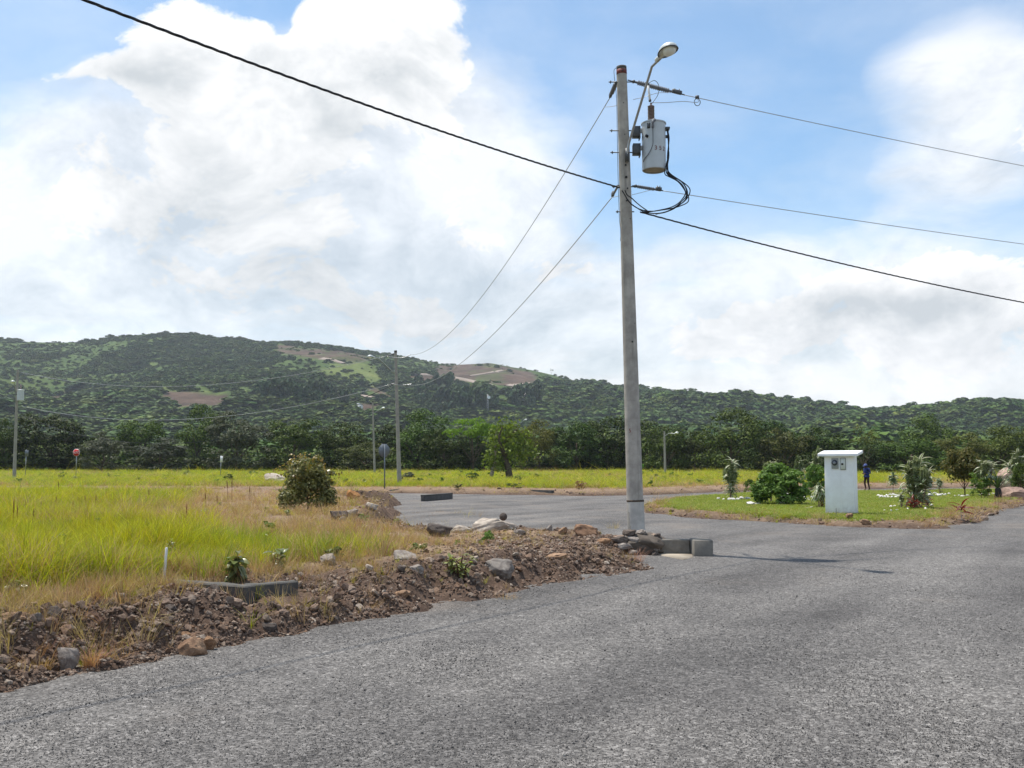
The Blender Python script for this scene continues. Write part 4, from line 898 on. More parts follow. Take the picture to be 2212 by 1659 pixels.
# ---------------------------------------------------------------- line equipment
def cat_pts(A, B, sag, n=60):
    t = np.linspace(0, 1, n)[:, None]; P = np.asarray(A) * (1 - t) + np.asarray(B) * t; P[:, 2] -= (4 * sag * t * (1 - t))[:, 0]; return P
def wire(name, pts, r, mat, label, cat='wire', group=None):
    pts = np.asarray(pts, float); b = pts[0].copy(); me = MB().tube(pts - b, r, 6).me(name, M[mat], True)
    return tag(obj(name, me, None, b), label, cat, group)
def spline(P, n=40):
    P = np.asarray(P, float); m = len(P); Q = np.concatenate([[2 * P[0] - P[1]], P, [2 * P[-1] - P[-2]]]); out = []
    for t in np.linspace(0, m - 1 - 1e-6, n):
        i = int(t); f = t - i; a, b, c, d = Q[i:i + 4]
        out.append(.5 * (2 * b + (c - a) * f + (2 * a - 5 * b + 4 * c - d) * f * f + (3 * b - a - 3 * c + d) * f ** 3))
    return np.array(out)
def twisted(label, pts, r=.0125, pitch=.62):
    pts = np.asarray(pts, float); b = pts[0].copy(); P = pts - b
    L = np.concatenate([[0], np.cumsum(np.linalg.norm(np.diff(P, axis=0), axis=1))]); n = int(L[-1] / .05)
    s = np.linspace(0, L[-1], n); P = np.stack([np.interp(s, L, P[:, k]) for k in range(3)], 1)
    T = unit(np.gradient(P, axis=0)); A = unit(np.cross(T, [0, 0, 1.])); B = np.cross(A, T)
    t = thing('twisted_cable', label, 'cable', b, 0, 'black twisted service cables')
    for k in range(3):
        ph = 2 * math.pi * s / pitch + k * 2.094
        Q = P + (A * np.cos(ph)[:, None] + B * np.sin(ph)[:, None]) * r * 1.05
        obj('strand', MB().tube(Q, r, 6).me('strand', M['black_cable'], True), t)
    return t
def insulator(label, p0, p1, sheds=8, r=.032, group=None):
    p0, p1 = np.asarray(p0, float), np.asarray(p1, float); d = p1 - p0; L = np.linalg.norm(d)
    t = thing('strain_insulator', label, 'insulator', p0, 0, group)
    q = Vector(d).to_track_quat('Z', 'Y').to_euler()
    t.rotation_euler = q
    prof = [(.001, L * .12), (.022, L * .12)]
    for k in range(sheds):
        z = L * (.17 + .55 * k / sheds); prof += [(.022, z), (r, z + L * .016), (.022, z + L * .032)]
    prof += [(.022, L * .76), (.001, L * .76)]
    obj('shed_rod', MB().lathe(prof, 12).me('shed_rod', M['polymer_grey'], True), t)
    f = MB().tube([(0, 0, 0), (0, 0, L * .13)], .011, 6).box((0, 0, L * .1), (.05, .05, .035)); obj('eye', f.me('eye', M['dark_steel']), t)
    f = MB().tube([(0, 0, L * .75), (0, 0, L)], .012, 6).box((0, .02, L * .86), (.05, .07, L * .16)).tube([(0, .0, L * .9), (0, .09, L * .9)], .01, 5).tube([(0, .0, L * .82), (0, .08, L * .82)], .01, 5)
    obj('clamp', f.me('clamp', M['dark_steel']), t); return t
def text_mesh(s, size, mat, depth=.004):
    cu = bpy.data.curves.new('lettering', 'FONT'); cu.body = s; cu.size = size; cu.align_x = 'CENTER'; cu.align_y = 'CENTER'; cu.extrude = depth / 2
    o = bpy.data.objects.new('lettering', cu); C.objects.link(o); bpy.context.view_layer.update()
    me = bpy.data.meshes.new_from_object(o.evaluated_get(bpy.context.evaluated_depsgraph_get())); bpy.data.objects.remove(o); bpy.data.curves.remove(cu)
    me.materials.clear(); me.materials.append(mat); me.name = 'lettering'; return me
def lamp_head(t, p0, p1, s=1.):
    """cobra-head luminaire from the arm end p0 towards p1 (local coordinates)"""
    d = np.asarray(p1, float) - np.asarray(p0, float); L = np.linalg.norm(d); rz = math.atan2(d[1], d[0]); el = math.asin(d[2] / L)
    def half(a, b, c, up, x0):
        V, F, n, m = [], [], 16, 6
        for i in range(m + 1):
            f = i / m * math.pi / 2
            for j in range(n):
                th = 2 * math.pi * j / n; x = math.cos(th) * math.cos(f); V.append((x0 + a * x, b * math.sin(th) * math.cos(f) * (1 + .18 * x), up * c * math.sin(f)))
        for i in range(m):
            for j in range(n): F.append((i * n + j, i * n + (j + 1) % n, (i + 1) * n + (j + 1) % n, (i + 1) * n + j))
        return V, [np.array(F), np.arange(n)[None]]
    mb = MB(); V, F = half(L * .5, .145 * s, .12 * s, 1, L * .52); mb.add(V, F); mb.tube([(-.12 * s, 0, .0), (L * .3, 0, .02 * s)], .045 * s, 8)
    me = autosmooth(mb.me('housing', M['lamp_body'], True), 50)
    h = obj('housing', me, t, p0, (0, -el, rz))
    mb = MB(); V, F = half(L * .30, .115 * s, .10 * s, -1, L * .62); mb.add(V, F); V2 = MB(); 
    obj('lens', mb.me('lens', M['lamp_glass'], True), h, (0, 0, -.008))
    mb = MB(); th = np.linspace(0, 2 * math.pi, 17); mb.tube(np.stack([L * .52 + L * .5 * np.cos(th), .145 * s * np.sin(th) * (1 + .18 * np.cos(th)), 0 * th - .012], 1), .012 * s, 5, False)
    obj('rim', mb.me('rim', M['dark_steel']), h); return h
def shaft(P0, P1, r0, r1, n=24, m=14):
    t = np.linspace(0, 1, m)[:, None]; return MB().tube(np.asarray(P0) * (1 - t) + np.asarray(P1) * t, np.linspace(r0, r1, m), n)

# ---- the big pole
def big_pole():
    YB = 18.84
    b = at(1374.5, 1146, YB); top = at(1342.5, 146, YB + .02); b0 = b.copy(); L = lambda x, y, Y: at(x, y, Y) - b0
    ax = lambda f: (top - b0) * f
    t = thing('utility_pole', 'tall tapered concrete pole carrying the transformer at the junction', 'pole', b0)
    sh = shaft(np.array([0, 0, -.35]), top - b0, .160, .097, 36, 20); me = sh.me('shaft', M['pole_concrete'], True); obj('shaft', autosmooth(me, 60), t)
    f1 = (1146 - 1086) / 1000.; obj('painted_foot', autosmooth(shaft(ax(-.03), ax(f1), .1630, .1600, 36, 3).me('painted_foot', M['pole_foot_paint'], True), 60), t)
    obj('ring_seam', shaft(ax(f1), ax(f1 + .004), .1625, .1625, 36, 2).me('ring_seam', M['bark'], True), t)
    obj('red_top_band', shaft(ax(.984), ax(.9945), .1008, .1003, 36, 2).me('red_top_band', M['red_paint'], True), t)
    obj('top_cap', shaft(ax(.9955), ax(1.002), .099, .097, 36, 2).me('top_cap', M['dark_concrete']), t)
    for (y, ln) in ((178, .26), (283, .27), (330, .27), (404, .26), (458, .20)):
        Z = L(1348, y, YB)[2]; xc = (top - b0)[0] * Z / (top - b0)[2]
        obj('through_bolt', MB().tube([(xc - ln, -.02, Z), (xc + ln * .75, -.02, Z)], .011, 6).box((xc - ln * .86, -.02, Z), (.02, .045, .045)).me('through_bolt', M['dark_steel']), t)
    pts = [L(1331.5, 146, YB - .02), L(1326.5, 152, YB), L(1327, 165, YB), L(1331.8, 215, YB), L(1333.5, 300, YB), L(1335, 380, YB), L(1338, 470, YB - .05), L(1341, 500, YB - .1), L(1340.3, 520, YB - .1)]
    obj('ground_wire', MB().tube(spline(pts, 60), .0055, 5).me('ground_wire', M['dark_steel']), t)
    # dark inspection marks and the small red painted figure
    rr = lambda Z: .160 + (.097 - .160) * (Z + .35) / ((top - b0)[2] + .35)
    g = np.random.default_rng(2)
    for (x, y, s) in ((1352, 360, .035), (1353, 386, .05), (1356, 410, .03), (1354, 437, .03), (1347, 226, .02), (1350, 294, .02), (1345, 157, .03), (1362, 475, .02), (1366, 740, .03), (1372, 700, .015)):
        Z = L(x, y, YB)[2]; xc = (top - b0)[0] * Z / (top - b0)[2]; R_ = rr(Z) + .002; dx = np.clip(L(x, y, YB - .13)[0] - xc, -R_ * .8, R_ * .8); a = math.asin(dx / R_)
        obj('bolt_hole', MB().lathe([(.001, -.004), (s * .5, -.004), (s * .5, .003), (.001, .003)], 10).me('bolt_hole', M['slot_black']), t, (xc + R_ * math.sin(a), -R_ * math.cos(a), Z), (R(90), 0, a))
    Z = L(1358, 931, YB)[2]; xc = (top - b0)[0] * Z / (top - b0)[2]; R_ = rr(Z) + .004
    obj('painted_figure', text_mesh('5', .10, M['red_paint']), t, (xc - R_ * .5, -R_ * .866, Z), (R(90), 0, -R(30)))
    # street lamp on its bracket
    lp = L(1354.5, 345, YB - .15); s = thing('street_lamp', 'long-armed street lamp on the big pole, above the transformer', 'street lamp', lp + b0); q = lambda x, y, Y: at(x, y, Y) - (lp + b0)
    arm = [q(1354.5, 350, YB - .13), q(1355.2, 330, YB - .15), q(1358.8, 308, YB - .2), q(1408, 144, 17.65), q(1427.5, 125, 17.35)]
    fine = np.concatenate([np.linspace(arm[i], arm[i + 1], 6)[:-1] for i in range(4)] + [[arm[4]]])
    obj('arm', MB().tube(fine, .024, 10).me('arm', M['galvanised'], True), s)
    Zc = 0; obj('arm_clamp', MB().box(q(1354.5, 335, YB - .14), (.07, .06, .26)).me('arm_clamp', M['dark_steel']), s)
    lamp_head(s, q(1426, 124, 17.37), q(1456, 97, 16.95), 1.02)
    # transformer
    c = at(1413, 369, YB - .02); R_ = 25.5 / FPX * 19.3; H = at(1413, 266, YB)[2] - c[2]
    tr = thing('transformer', 'grey cylindrical transformer hung on the big junction pole', 'transformer', c)
    mb = MB().lathe([(R_ * .93, .03), (R_ * .95, .0), (R_ * 1.0, .01), (R_ * 1.0, H * .5), (R_ * 1.0, H * .96)], 40)
    obj('tank', autosmooth(mb.me('tank', M['tank_paint'], True), 35), tr)
    obj('tank_floor', MB().lathe([(.002, .018), (R_ * .92, .018), (R_ * .92, .034), (.002, .034)], 36).me('tank_floor', M['tank_bottom']), tr)
    obj('lid', autosmooth(MB().lathe([(R_ * 1.0, H * .962), (R_ * 1.06, H * .962), (R_ * 1.06, H * .985), (R_ * .8, H * 1.01), (.02, H * 1.02)], 40).me('lid', M['tank_paint'], True), 35), tr)
    zb = H * 1.0; prof = [(.03, zb)]
    HB = at(1408, 223, YB)[2] - c[2] - zb
    for k in range(11): z = zb + .03 + HB * .80 * k / 11; prof += [(.042, z), (.068, z + .006), (.042, z + .02)]
    prof += [(.03, zb + HB * .88), (.02, zb + HB * .88), (.02, zb + HB), (.002, zb + HB)]
    obj('bushing', autosmooth(MB().lathe(prof, 18, (-.045, 0, 0)).me('bushing', M['porcelain_brown'], True), 30), tr)
    for f, w in ((.80, .13), (.44, .13)):
        z = H * f; xr = -R_; xl = (at(1366, 300, YB) - c)[0]
        br = obj('bracket', bevel(MB().box(((xr + xl) / 2 + .05, 0, z + .03), (abs(xr - xl) - .10, .06, .085)).me('bracket', M['tank_paint']), .006), tr)
        obj('bracket_plate', bevel(MB().box((xl + .065, 0, z), (.13, .17, .20)).box((xl + .135, 0, z - .02), (.02, .19, .24)).me('bracket_plate', M['dark_steel']), .005), br)
    obj('lifting_lug', MB().box((-R_ * .55, -R_ * .86, H * .87), (.05, .05, .10)).me('lifting_lug', M['dark_steel']), tr)
    obj('arrester', MB().tube(spline([(-.02, -R_ * .5, H * 1.02), (.0, -R_ * .85, H * .99), (-.05, -R_ - .05, H * .93), (-.055, -R_ - .045, H * .80)], 14), .026, 8).me('arrester', M['polymer_grey'], True), tr)
    obj('arrester_lead', MB().tube(spline([(-.055, -R_ - .04, H * .80), (-.05, -R_ - .02, H * .58), (-.06, -R_ - .03, H * .45), (-.12, -R_ - .0, H * .30), (-.20, -R_ * .6, H * .2), (-.215, -R_ * .3, H * .16)], 30), .007, 5).me('arrester_lead', M['dark_steel']), tr)
    obj('valve', MB().lathe([(.002, 0), (.03, 0), (.03, .03), (.012, .03), (.012, .05), (.002, .05)], 10).me('valve', M['slot_black']), tr, (-R_ * .66, -R_ * .75, H * .66), (R(90), 0, R(-40)))
    obj('secondary_block', bevel(MB().box((R_ + .03, -.03, H * .86), (.08, .14, .05)).box((R_ + .02, -.03, H * .70), (.05, .06, .05)).me('secondary_block', M['dark_steel']), .006), tr)
    me = text_mesh('3 5 2', .115, M['red_paint'])
    for v in me.vertices:
        a = v.co.x / R_ + R(24); rr_ = R_ + .003 + v.co.z; v.co = Vector((rr_ * math.sin(a), -rr_ * math.cos(a), v.co.y + H * .40))
    obj('number', me, tr)
    qt = lambda x, y, Y: at(x, y, Y) - c
    zz = lambda X, Y_: (1367.7 + 0 + (X - 0) * .13020 - 0 + (-107.7), 360 + Y_ * .13020)      # close-up of the loop, 1750..2150 x 500..720
    loops = [[(1395, 0), (1400, 60), (1430, 120), (1540, 190), (1640, 260), (1705, 350), (1730, 450), (1690, 550), (1590, 640), (1480, 690), (1300, 720), (1130, 740), (960, 715), (820, 640), (740, 560), (650, 400)],
             [(1380, 20), (1385, 110), (1440, 160), (1530, 210), (1640, 300), (1690, 400), (1710, 480), (1640, 570), (1540, 660), (1400, 740), (1240, 775), (1100, 770), (1000, 745)],
             [(1355, 50), (1360, 130), (1420, 165), (1560, 240), (1650, 340), (1695, 440), (1640, 540), (1560, 620), (1440, 680), (1250, 725), (1080, 750), (980, 745)],
             [(1402, 10), (1420, 90), (1500, 160), (1640, 250), (1740, 330), (1772, 400), (1740, 500), (1660, 590), (1560, 650), (1500, 700), (1330, 765), (1160, 780)],
             [(1400, 40), (1410, 120), (1520, 185), (1620, 240), (1690, 330), (1720, 430), (1750, 530), (1720, 600), (1600, 655), (1500, 690), (1380, 745), (1200, 790)],
             [(1060, 730), (960, 660), (870, 585), (800, 520), (730, 470), (690, 390)], [(1000, 750), (900, 690), (800, 620), (730, 540), (690, 470), (640, 395)]]
    for k, lp_ in enumerate(loops):
        P = []
        for i, (X, Y_) in enumerate(lp_):
            x, y = 1260 + X * .1302, 360 + Y_ * .1302
            P.append(qt(x, y, YB - .17 - .03 * (k % 3) + .02 * math.sin(i * 1.3 + k)))
        if k < 5: P = [qt(1440.5 + (k % 3) * 1.2, 278, YB - .06), qt(1443 + k * .6, 300, YB - .1), qt(1445 - k * .8, 335, YB - .1)] + P
        obj('lead', MB().tube(spline(P, 90), .0105, 6).me('lead', M['black_cable'], True), tr)
    # insulators and wires on the pole
    U = lambda x, y, Y: at(x, y, Y)
    grp = 'strain insulators of the big pole'
    insulator('long ribbed insulator at the pole top towards the garden side', U(1356, 173, YB), U(1479, 205, YB + .5), 16, .050, grp)
    insulator('plain insulator above the black cable loop, garden side of the pole', U(1366, 401, YB), U(1432, 412, YB + .35), 9, .036, grp)
    insulator('short insulator at the pole top towards the field', U(1332, 176, YB), U(1317, 212, YB + 1.2), 7, .045, grp)
    insulator('small insulator above the field-side cable joint', U(1336, 400, YB), U(1322, 425, YB + 1.), 6, .022, grp)
    ext = lambda A, B, k: A + (B - A) * k
    A, B = U(1478, 205, YB + .5), U(2212, 350, 24.); wire('overhead_wire', cat_pts(A, ext(A, B, 2.2), .10), .0075, 'wire_metal', 'upper bare wire from the big pole across the blue sky', 'wire', 'overhead wires')
    A, B = U(1431, 412, YB + .35), U(2212, 517, 24.); wire('overhead_wire', cat_pts(A, ext(A, B, 2.2), .12), .0075, 'wire_metal', 'bare wire between the upper bare wire and the black twisted cable', 'wire', 'overhead wires')
    wire('jumper_wire', spline([U(1368, 215, YB - .12), U(1390, 210, YB - .1), U(1420, 201, YB - .1), U(1450, 200, YB + .2)], 24), .005, 'wire_metal', 'thin slack jumper under the long ribbed insulator', 'wire', 'jumper wires')
    wire('jumper_wire', spline([U(1409, 222, YB - .05), U(1440, 221.5, YB + .2), U(1475, 219, YB + .4), U(1507, 221, YB + .6), U(1506, 211, YB + .6)], 24), .006, 'wire_metal', 'thin wire joining the transformer bushing to the upper wire', 'wire', 'jumper wires')
    wire('jumper_wire', spline([U(1409, 223, YB - .05), U(1421, 205, YB - .05), U(1423, 185, YB - .1), U(1414, 174, YB - .15), U(1400, 180, YB - .2)], 24), .006, 'dark_steel', 'arched wire rising from the transformer bushing', 'wire', 'jumper wires')
    wire('jumper_wire', spline([U(1306, 231, YB + 1.4), U(1318, 230.5, YB + .9), U(1332, 228, YB + .15), U(1336, 227, YB)], 16), .006, 'wire_metal', 'short wire tying the field-side upper wire to the pole', 'wire', 'jumper wires')
    wire('jumper_wire', spline([U(1320, 427, YB + 1.0), U(1330, 425, YB + .4), U(1337, 423, YB)], 12), .006, 'wire_metal', 'short wire tying the field-side lower wire to the pole', 'wire', 'jumper wires')
    wire('jumper_wire', spline([U(1365, 421, YB - .1), U(1385, 416, YB), U(1407, 410, YB + .1)], 12), .005, 'wire_metal', 'short slack wire under the lower insulator', 'wire', 'jumper wires')
    fc = thing('fuse_tube', 'whitish fuse tube hanging over the transformer bushing', 'fuse', U(1400, 183, YB - .1)); e = U(1404, 217, YB - .08) - U(1400, 183, YB - .1)
    obj('tube', MB().tube([(0, 0, 0), tuple(e)], .022, 8).me('tube', M['sign_white'], True), fc); obj('cap', MB().tube([tuple(e * -.08), tuple(e * .04)], .028, 8).tube([tuple(e * .96), tuple(e * 1.08)], .026, 8).me('cap', M['dark_steel']), fc)
    cl = thing('wire_clamp', 'small dark clamp on the upper bare wire near the pole', 'clamp', U(1506, 210, YB + .62)); obj('jaw', MB().box((0, 0, 0), (.07, .05, .06)).me('jaw', M['dark_steel']), cl); obj('ring', MB().tube([(.06 * math.cos(a), 0, -.10 + .075 * math.sin(a)) for a in np.linspace(0, 6.28, 14)], .008, 5).me('ring', M['dark_steel']), cl)
    # black twisted service cable, both spans
    A = U(1338, 405, YB - .16); B = np.array([-19.6, -15.2, 7.0])
    P = cat_pts(A, B, 1.12, 80); twisted('thick black twisted cable coming from overhead to the big pole', P, .0080, .60)
    A = U(1383, 458, YB - .12); B = U(2212, 617, 24.); twisted('black twisted cable running from the loop to the garden side', cat_pts(A, ext(A, B, 2.2), .42, 60), .0080, .60)
    return top
big_pole()

def far_poles():
    Y2 = 66.; b = at(863, 1057, Y2); b[2] = min(b[2], gz(b[0], b[1]) - .1); top = at(854.5, 758, Y2)
    t = thing('utility_pole', 'plain grey concrete pole with crossing wires at the far junction', 'pole', b); obj('shaft', autosmooth(shaft((0, 0, 0), top - b, .15, .085, 18, 10).me('shaft', M['far_pole_concrete'], True), 60), t)
    obj('top_cap', shaft((top - b) * .988, (top - b) * 1.003, .10, .10, 14, 2).me('top_cap', M['dark_concrete']), t)
    for y in (768, 829, 846): z = at(856, y, Y2)[2] - b[2]; x = (top - b)[0] * z / (top - b)[2]; obj('through_bolt', MB().tube([(x - .22, 0, z), (x + .22, 0, z)], .02, 5).me('through_bolt', M['dark_steel']), t)
    def lamp(label, p, e0, e1, h1, s=1.):
        q = thing('street_lamp', label, 'street lamp', p); obj('arm', MB().tube(spline([(0, 0, 0), (e0 - p) * .55, e0 - p, e1 - p], 14), .035, 6).me('arm', M['galvanised'], True), q); lamp_head(q, e1 - p, h1 - p, 1.1 * s); return q
    lamp('street lamp reaching left from the far wired pole', at(854, 808, Y2 - .1), at(818, 775, Y2 - 1.3), at(806, 771.5, Y2 - 1.6), at(795, 770, Y2 - 1.9))
    g2 = 'wires of the far pole line'
    Yb = 18.84
    wire('overhead_wire', cat_pts(at(1317, 212, Yb + 1.2), at(888, 766, Y2 - .2), 1.35), .010, 'wire_metal', 'upper wire swooping from the big pole down to the far wired pole', 'wire', g2)
    wire('overhead_wire', cat_pts(at(1322, 426, Yb + 1.), at(880, 831, Y2 - .2), 1.15), .010, 'wire_metal', 'lower wire swooping from the big pole down to the far wired pole', 'wire', g2)
    for (pts, lab) in (([(888, 766), (870, 772.5), (850, 772), (835.5, 769)], 'slack loop of wire at the top of the far wired pole'), ([(890, 829), (880, 831), (862, 831.5), (846, 829)], 'slack loop of wire at the middle of the far wired pole')):
        wire('jumper_wire', spline([at(x, y, Y2 - .25) for x, y in pts], 16), .022, 'wire_metal', lab, 'wire', 'slack loops of the far pole')
    insulator('pale insulator at the top left of the far wired pole', at(854, 763, Y2), at(835, 769.5, Y2 + .3), 5, .06, 'insulators of the far pole'); insulator('pale insulator halfway down the far wired pole', at(857, 828, Y2), at(845, 830, Y2 + .2), 5, .06, 'insulators of the far pole')
    Y3 = 87.
    wire('overhead_wire', cat_pts(at(835, 769, Y2 + .3), at(40, 803, Y3), 1.65), .015, 'wire_metal', 'upper sagging wire crossing the hill between far poles', 'wire', g2)
    wire('overhead_wire', cat_pts(at(845, 830, Y2 + .2), at(46, 877, Y3), 1.75), .017, 'wire_metal', 'lower sagging wire crossing the hill foot between far poles', 'wire', g2)
    wire('service_cable', cat_pts(at(848, 832, Y2), at(48, 898, Y3), 3.1), .020, 'black_cable', 'dark low hanging cable in front of the tree line', 'cable')
    # pole with the small transformer
    b = at(31, 1026, Y3); b[2] = gz(b[0], b[1]) - .1; top = at(38.5, 799, Y3)
    t = thing('utility_pole', 'concrete pole with small transformer at the far field corner', 'pole', b); obj('shaft', autosmooth(shaft((0, 0, 0), top - b, .15, .085, 16, 8).me('shaft', M['far_pole_concrete'], True), 60), t)
    for y in (849, 862, 888): z = at(36, y, Y3)[2] - b[2]; x = (top - b)[0] * z / (top - b)[2]; obj('through_bolt', MB().tube([(x - .25, 0, z), (x + .25, 0, z)], .02, 5).me('through_bolt', M['dark_steel']), t)
    c = at(44, 865, Y3 - .35); q = thing('transformer', 'small light grey transformer on the far field pole', 'transformer', c); H = at(44, 844, Y3)[2] - c[2]
    obj('tank', autosmooth(MB().lathe([(.02, 0), (.28, 0), (.28, H), (.02, H)], 18).me('tank', M['tank_paint'], True), 40), q); obj('lid', MB().lathe([(.3, H), (.3, H + .04), (.02, H + .1)], 18).me('lid', M['sign_white']), q)
    obj('bushing', MB().lathe([(.05, H + .08), (.08, H + .2), (.05, H + .25), (.08, H + .35), (.03, H + .5)], 8).me('bushing', M['porcelain_brown']), q); obj('bracket', MB().box((-.2, .15, H * .6), (.3, .4, .1)).me('bracket', M['dark_steel']), q)
    lamp('street lamp above the small far transformer', at(36, 850, Y3 - .1), at(31, 829, Y3 - 1.3), at(29, 826, Y3 - 1.7), at(27, 824, Y3 - 2.2))
    # lamp poles
    for (bx, by, tx, ty, Y, ax, ay, hx, hy, lab, l2) in ((809.5, 1022, 805, 868, 127., 815, 888, 829, 881, 'slim concrete lamp pole standing in the field before the trees', 'street lamp on the slim pole before the trees'), (1437, 1021, 1435, 931, 118., 1446, 936, 1463, 934.5, 'slender lamp pole against the trees right of the big pole', 'street lamp against the trees right of the big pole'), (1122, 1016, 1121, 905, 172., 1125, 914, 1137, 906, 'lamp pole hidden in the tree tops behind the lopped tree', 'street lamp peeping over the tree tops')):
        b = at(bx, by, Y); b[2] = gz(b[0], b[1]) - .1; top = at(tx, ty, Y)
        t = thing('lamp_pole', lab, 'pole', b); obj('shaft', autosmooth(shaft((0, 0, 0), top - b, .15, .09, 14, 6).me('shaft', M['far_pole_concrete'], True), 60), t); obj('top_cap', shaft((top - b) * .995, (top - b) * 1.002, .1, .1, 12, 2).me('top_cap', M['dark_concrete']), t)
        lamp(l2, at(tx + .5, (ay + 6 if Y < 150 else ay + 6), Y - .1), at(ax, ay, Y - .5), at(hx - 5, hy + 2, Y - 1.1), at(hx + 2, hy, Y - 1.6), 1.2)
far_poles()

def signs():
    def octo(r): return [(r * math.cos(R(22.5 + 45 * k)), r * math.sin(R(22.5 + 45 * k))) for k in range(8)]
    Y = 100.; b = at(164, 1024, Y); b[2] = gz(b[0], b[1]) - .1; c = at(163.7, 977.7, Y)
    t = thing('stop_sign', 'red octagonal ALTO stop sign at the far field edge', 'road sign', b, R(-6)); z = c[2] - b[2]
    obj('post', MB().tube([(0, 0, 0), (0, 0, z + .3)], .035, 8).me('post', M['galvanised']), t)
    pl = obj('plate', MB().prism(octo(.385), -.055, -.045).me('plate', M['sign_white']), t, (0, 0, z)); obj('red_field', MB().prism(octo(.36), -.061, -.0555).me('red_field', M['sign_red']), pl)
    me = text_mesh('ALTO', .25, M['sign_white'], .006); obj('lettering', me, pl, (0, -.066, 0), (R(90), 0, 0), (1., 1.25, 1.))
    Y = 57.; b = at(831, 1061, Y); b[2] = gz(b[0], b[1]) - .1; c = at(828, 973, Y)
    t = thing('stop_sign', 'octagonal road sign seen from its grey back by the far junction', 'road sign', b, R(222)); z = c[2] - b[2]
    obj('post', MB().tube([(0, 0, 0), (.04, 0, z + .33)], .036, 8).me('post', M['sign_back']), t)
    pl = obj('plate', MB().prism(octo(.40), -.055, -.045).me('plate', M['sign_back']), t, (.03, 0, z)); obj('red_field', MB().prism(octo(.37), -.061, -.0555).me('red_field', M['sign_red']), pl); obj('lettering', text_mesh('ALTO', .26, M['sign_white'], .006), pl, (0, -.066, 0), (R(90), 0, 0), (1., 1.25, 1.))
    for (x, y0, y1, Y, lab, m) in ((476.5, 1025, 984, 98., 'thin white topped post standing alone in the far field', 'sign_white'), (55, 1022, 971, 99., 'thin dark green post right of the far transformer pole', 'sign_back')):
        b = at(x, y0, Y); b[2] = gz(b[0], b[1]) - .1; h = at(x, y1, Y)[2] - b[2]
        t = thing('marker_post', lab, 'post', b, R(84)); obj('post', MB().tube([(0, 0, 0), (0, 0, h)], .032, 6).me('post', M['galvanised']), t); obj('plate', MB().box((0, -.05, h - .36), (.6, .02, .6)).me('plate', M[m]), t)
signs()

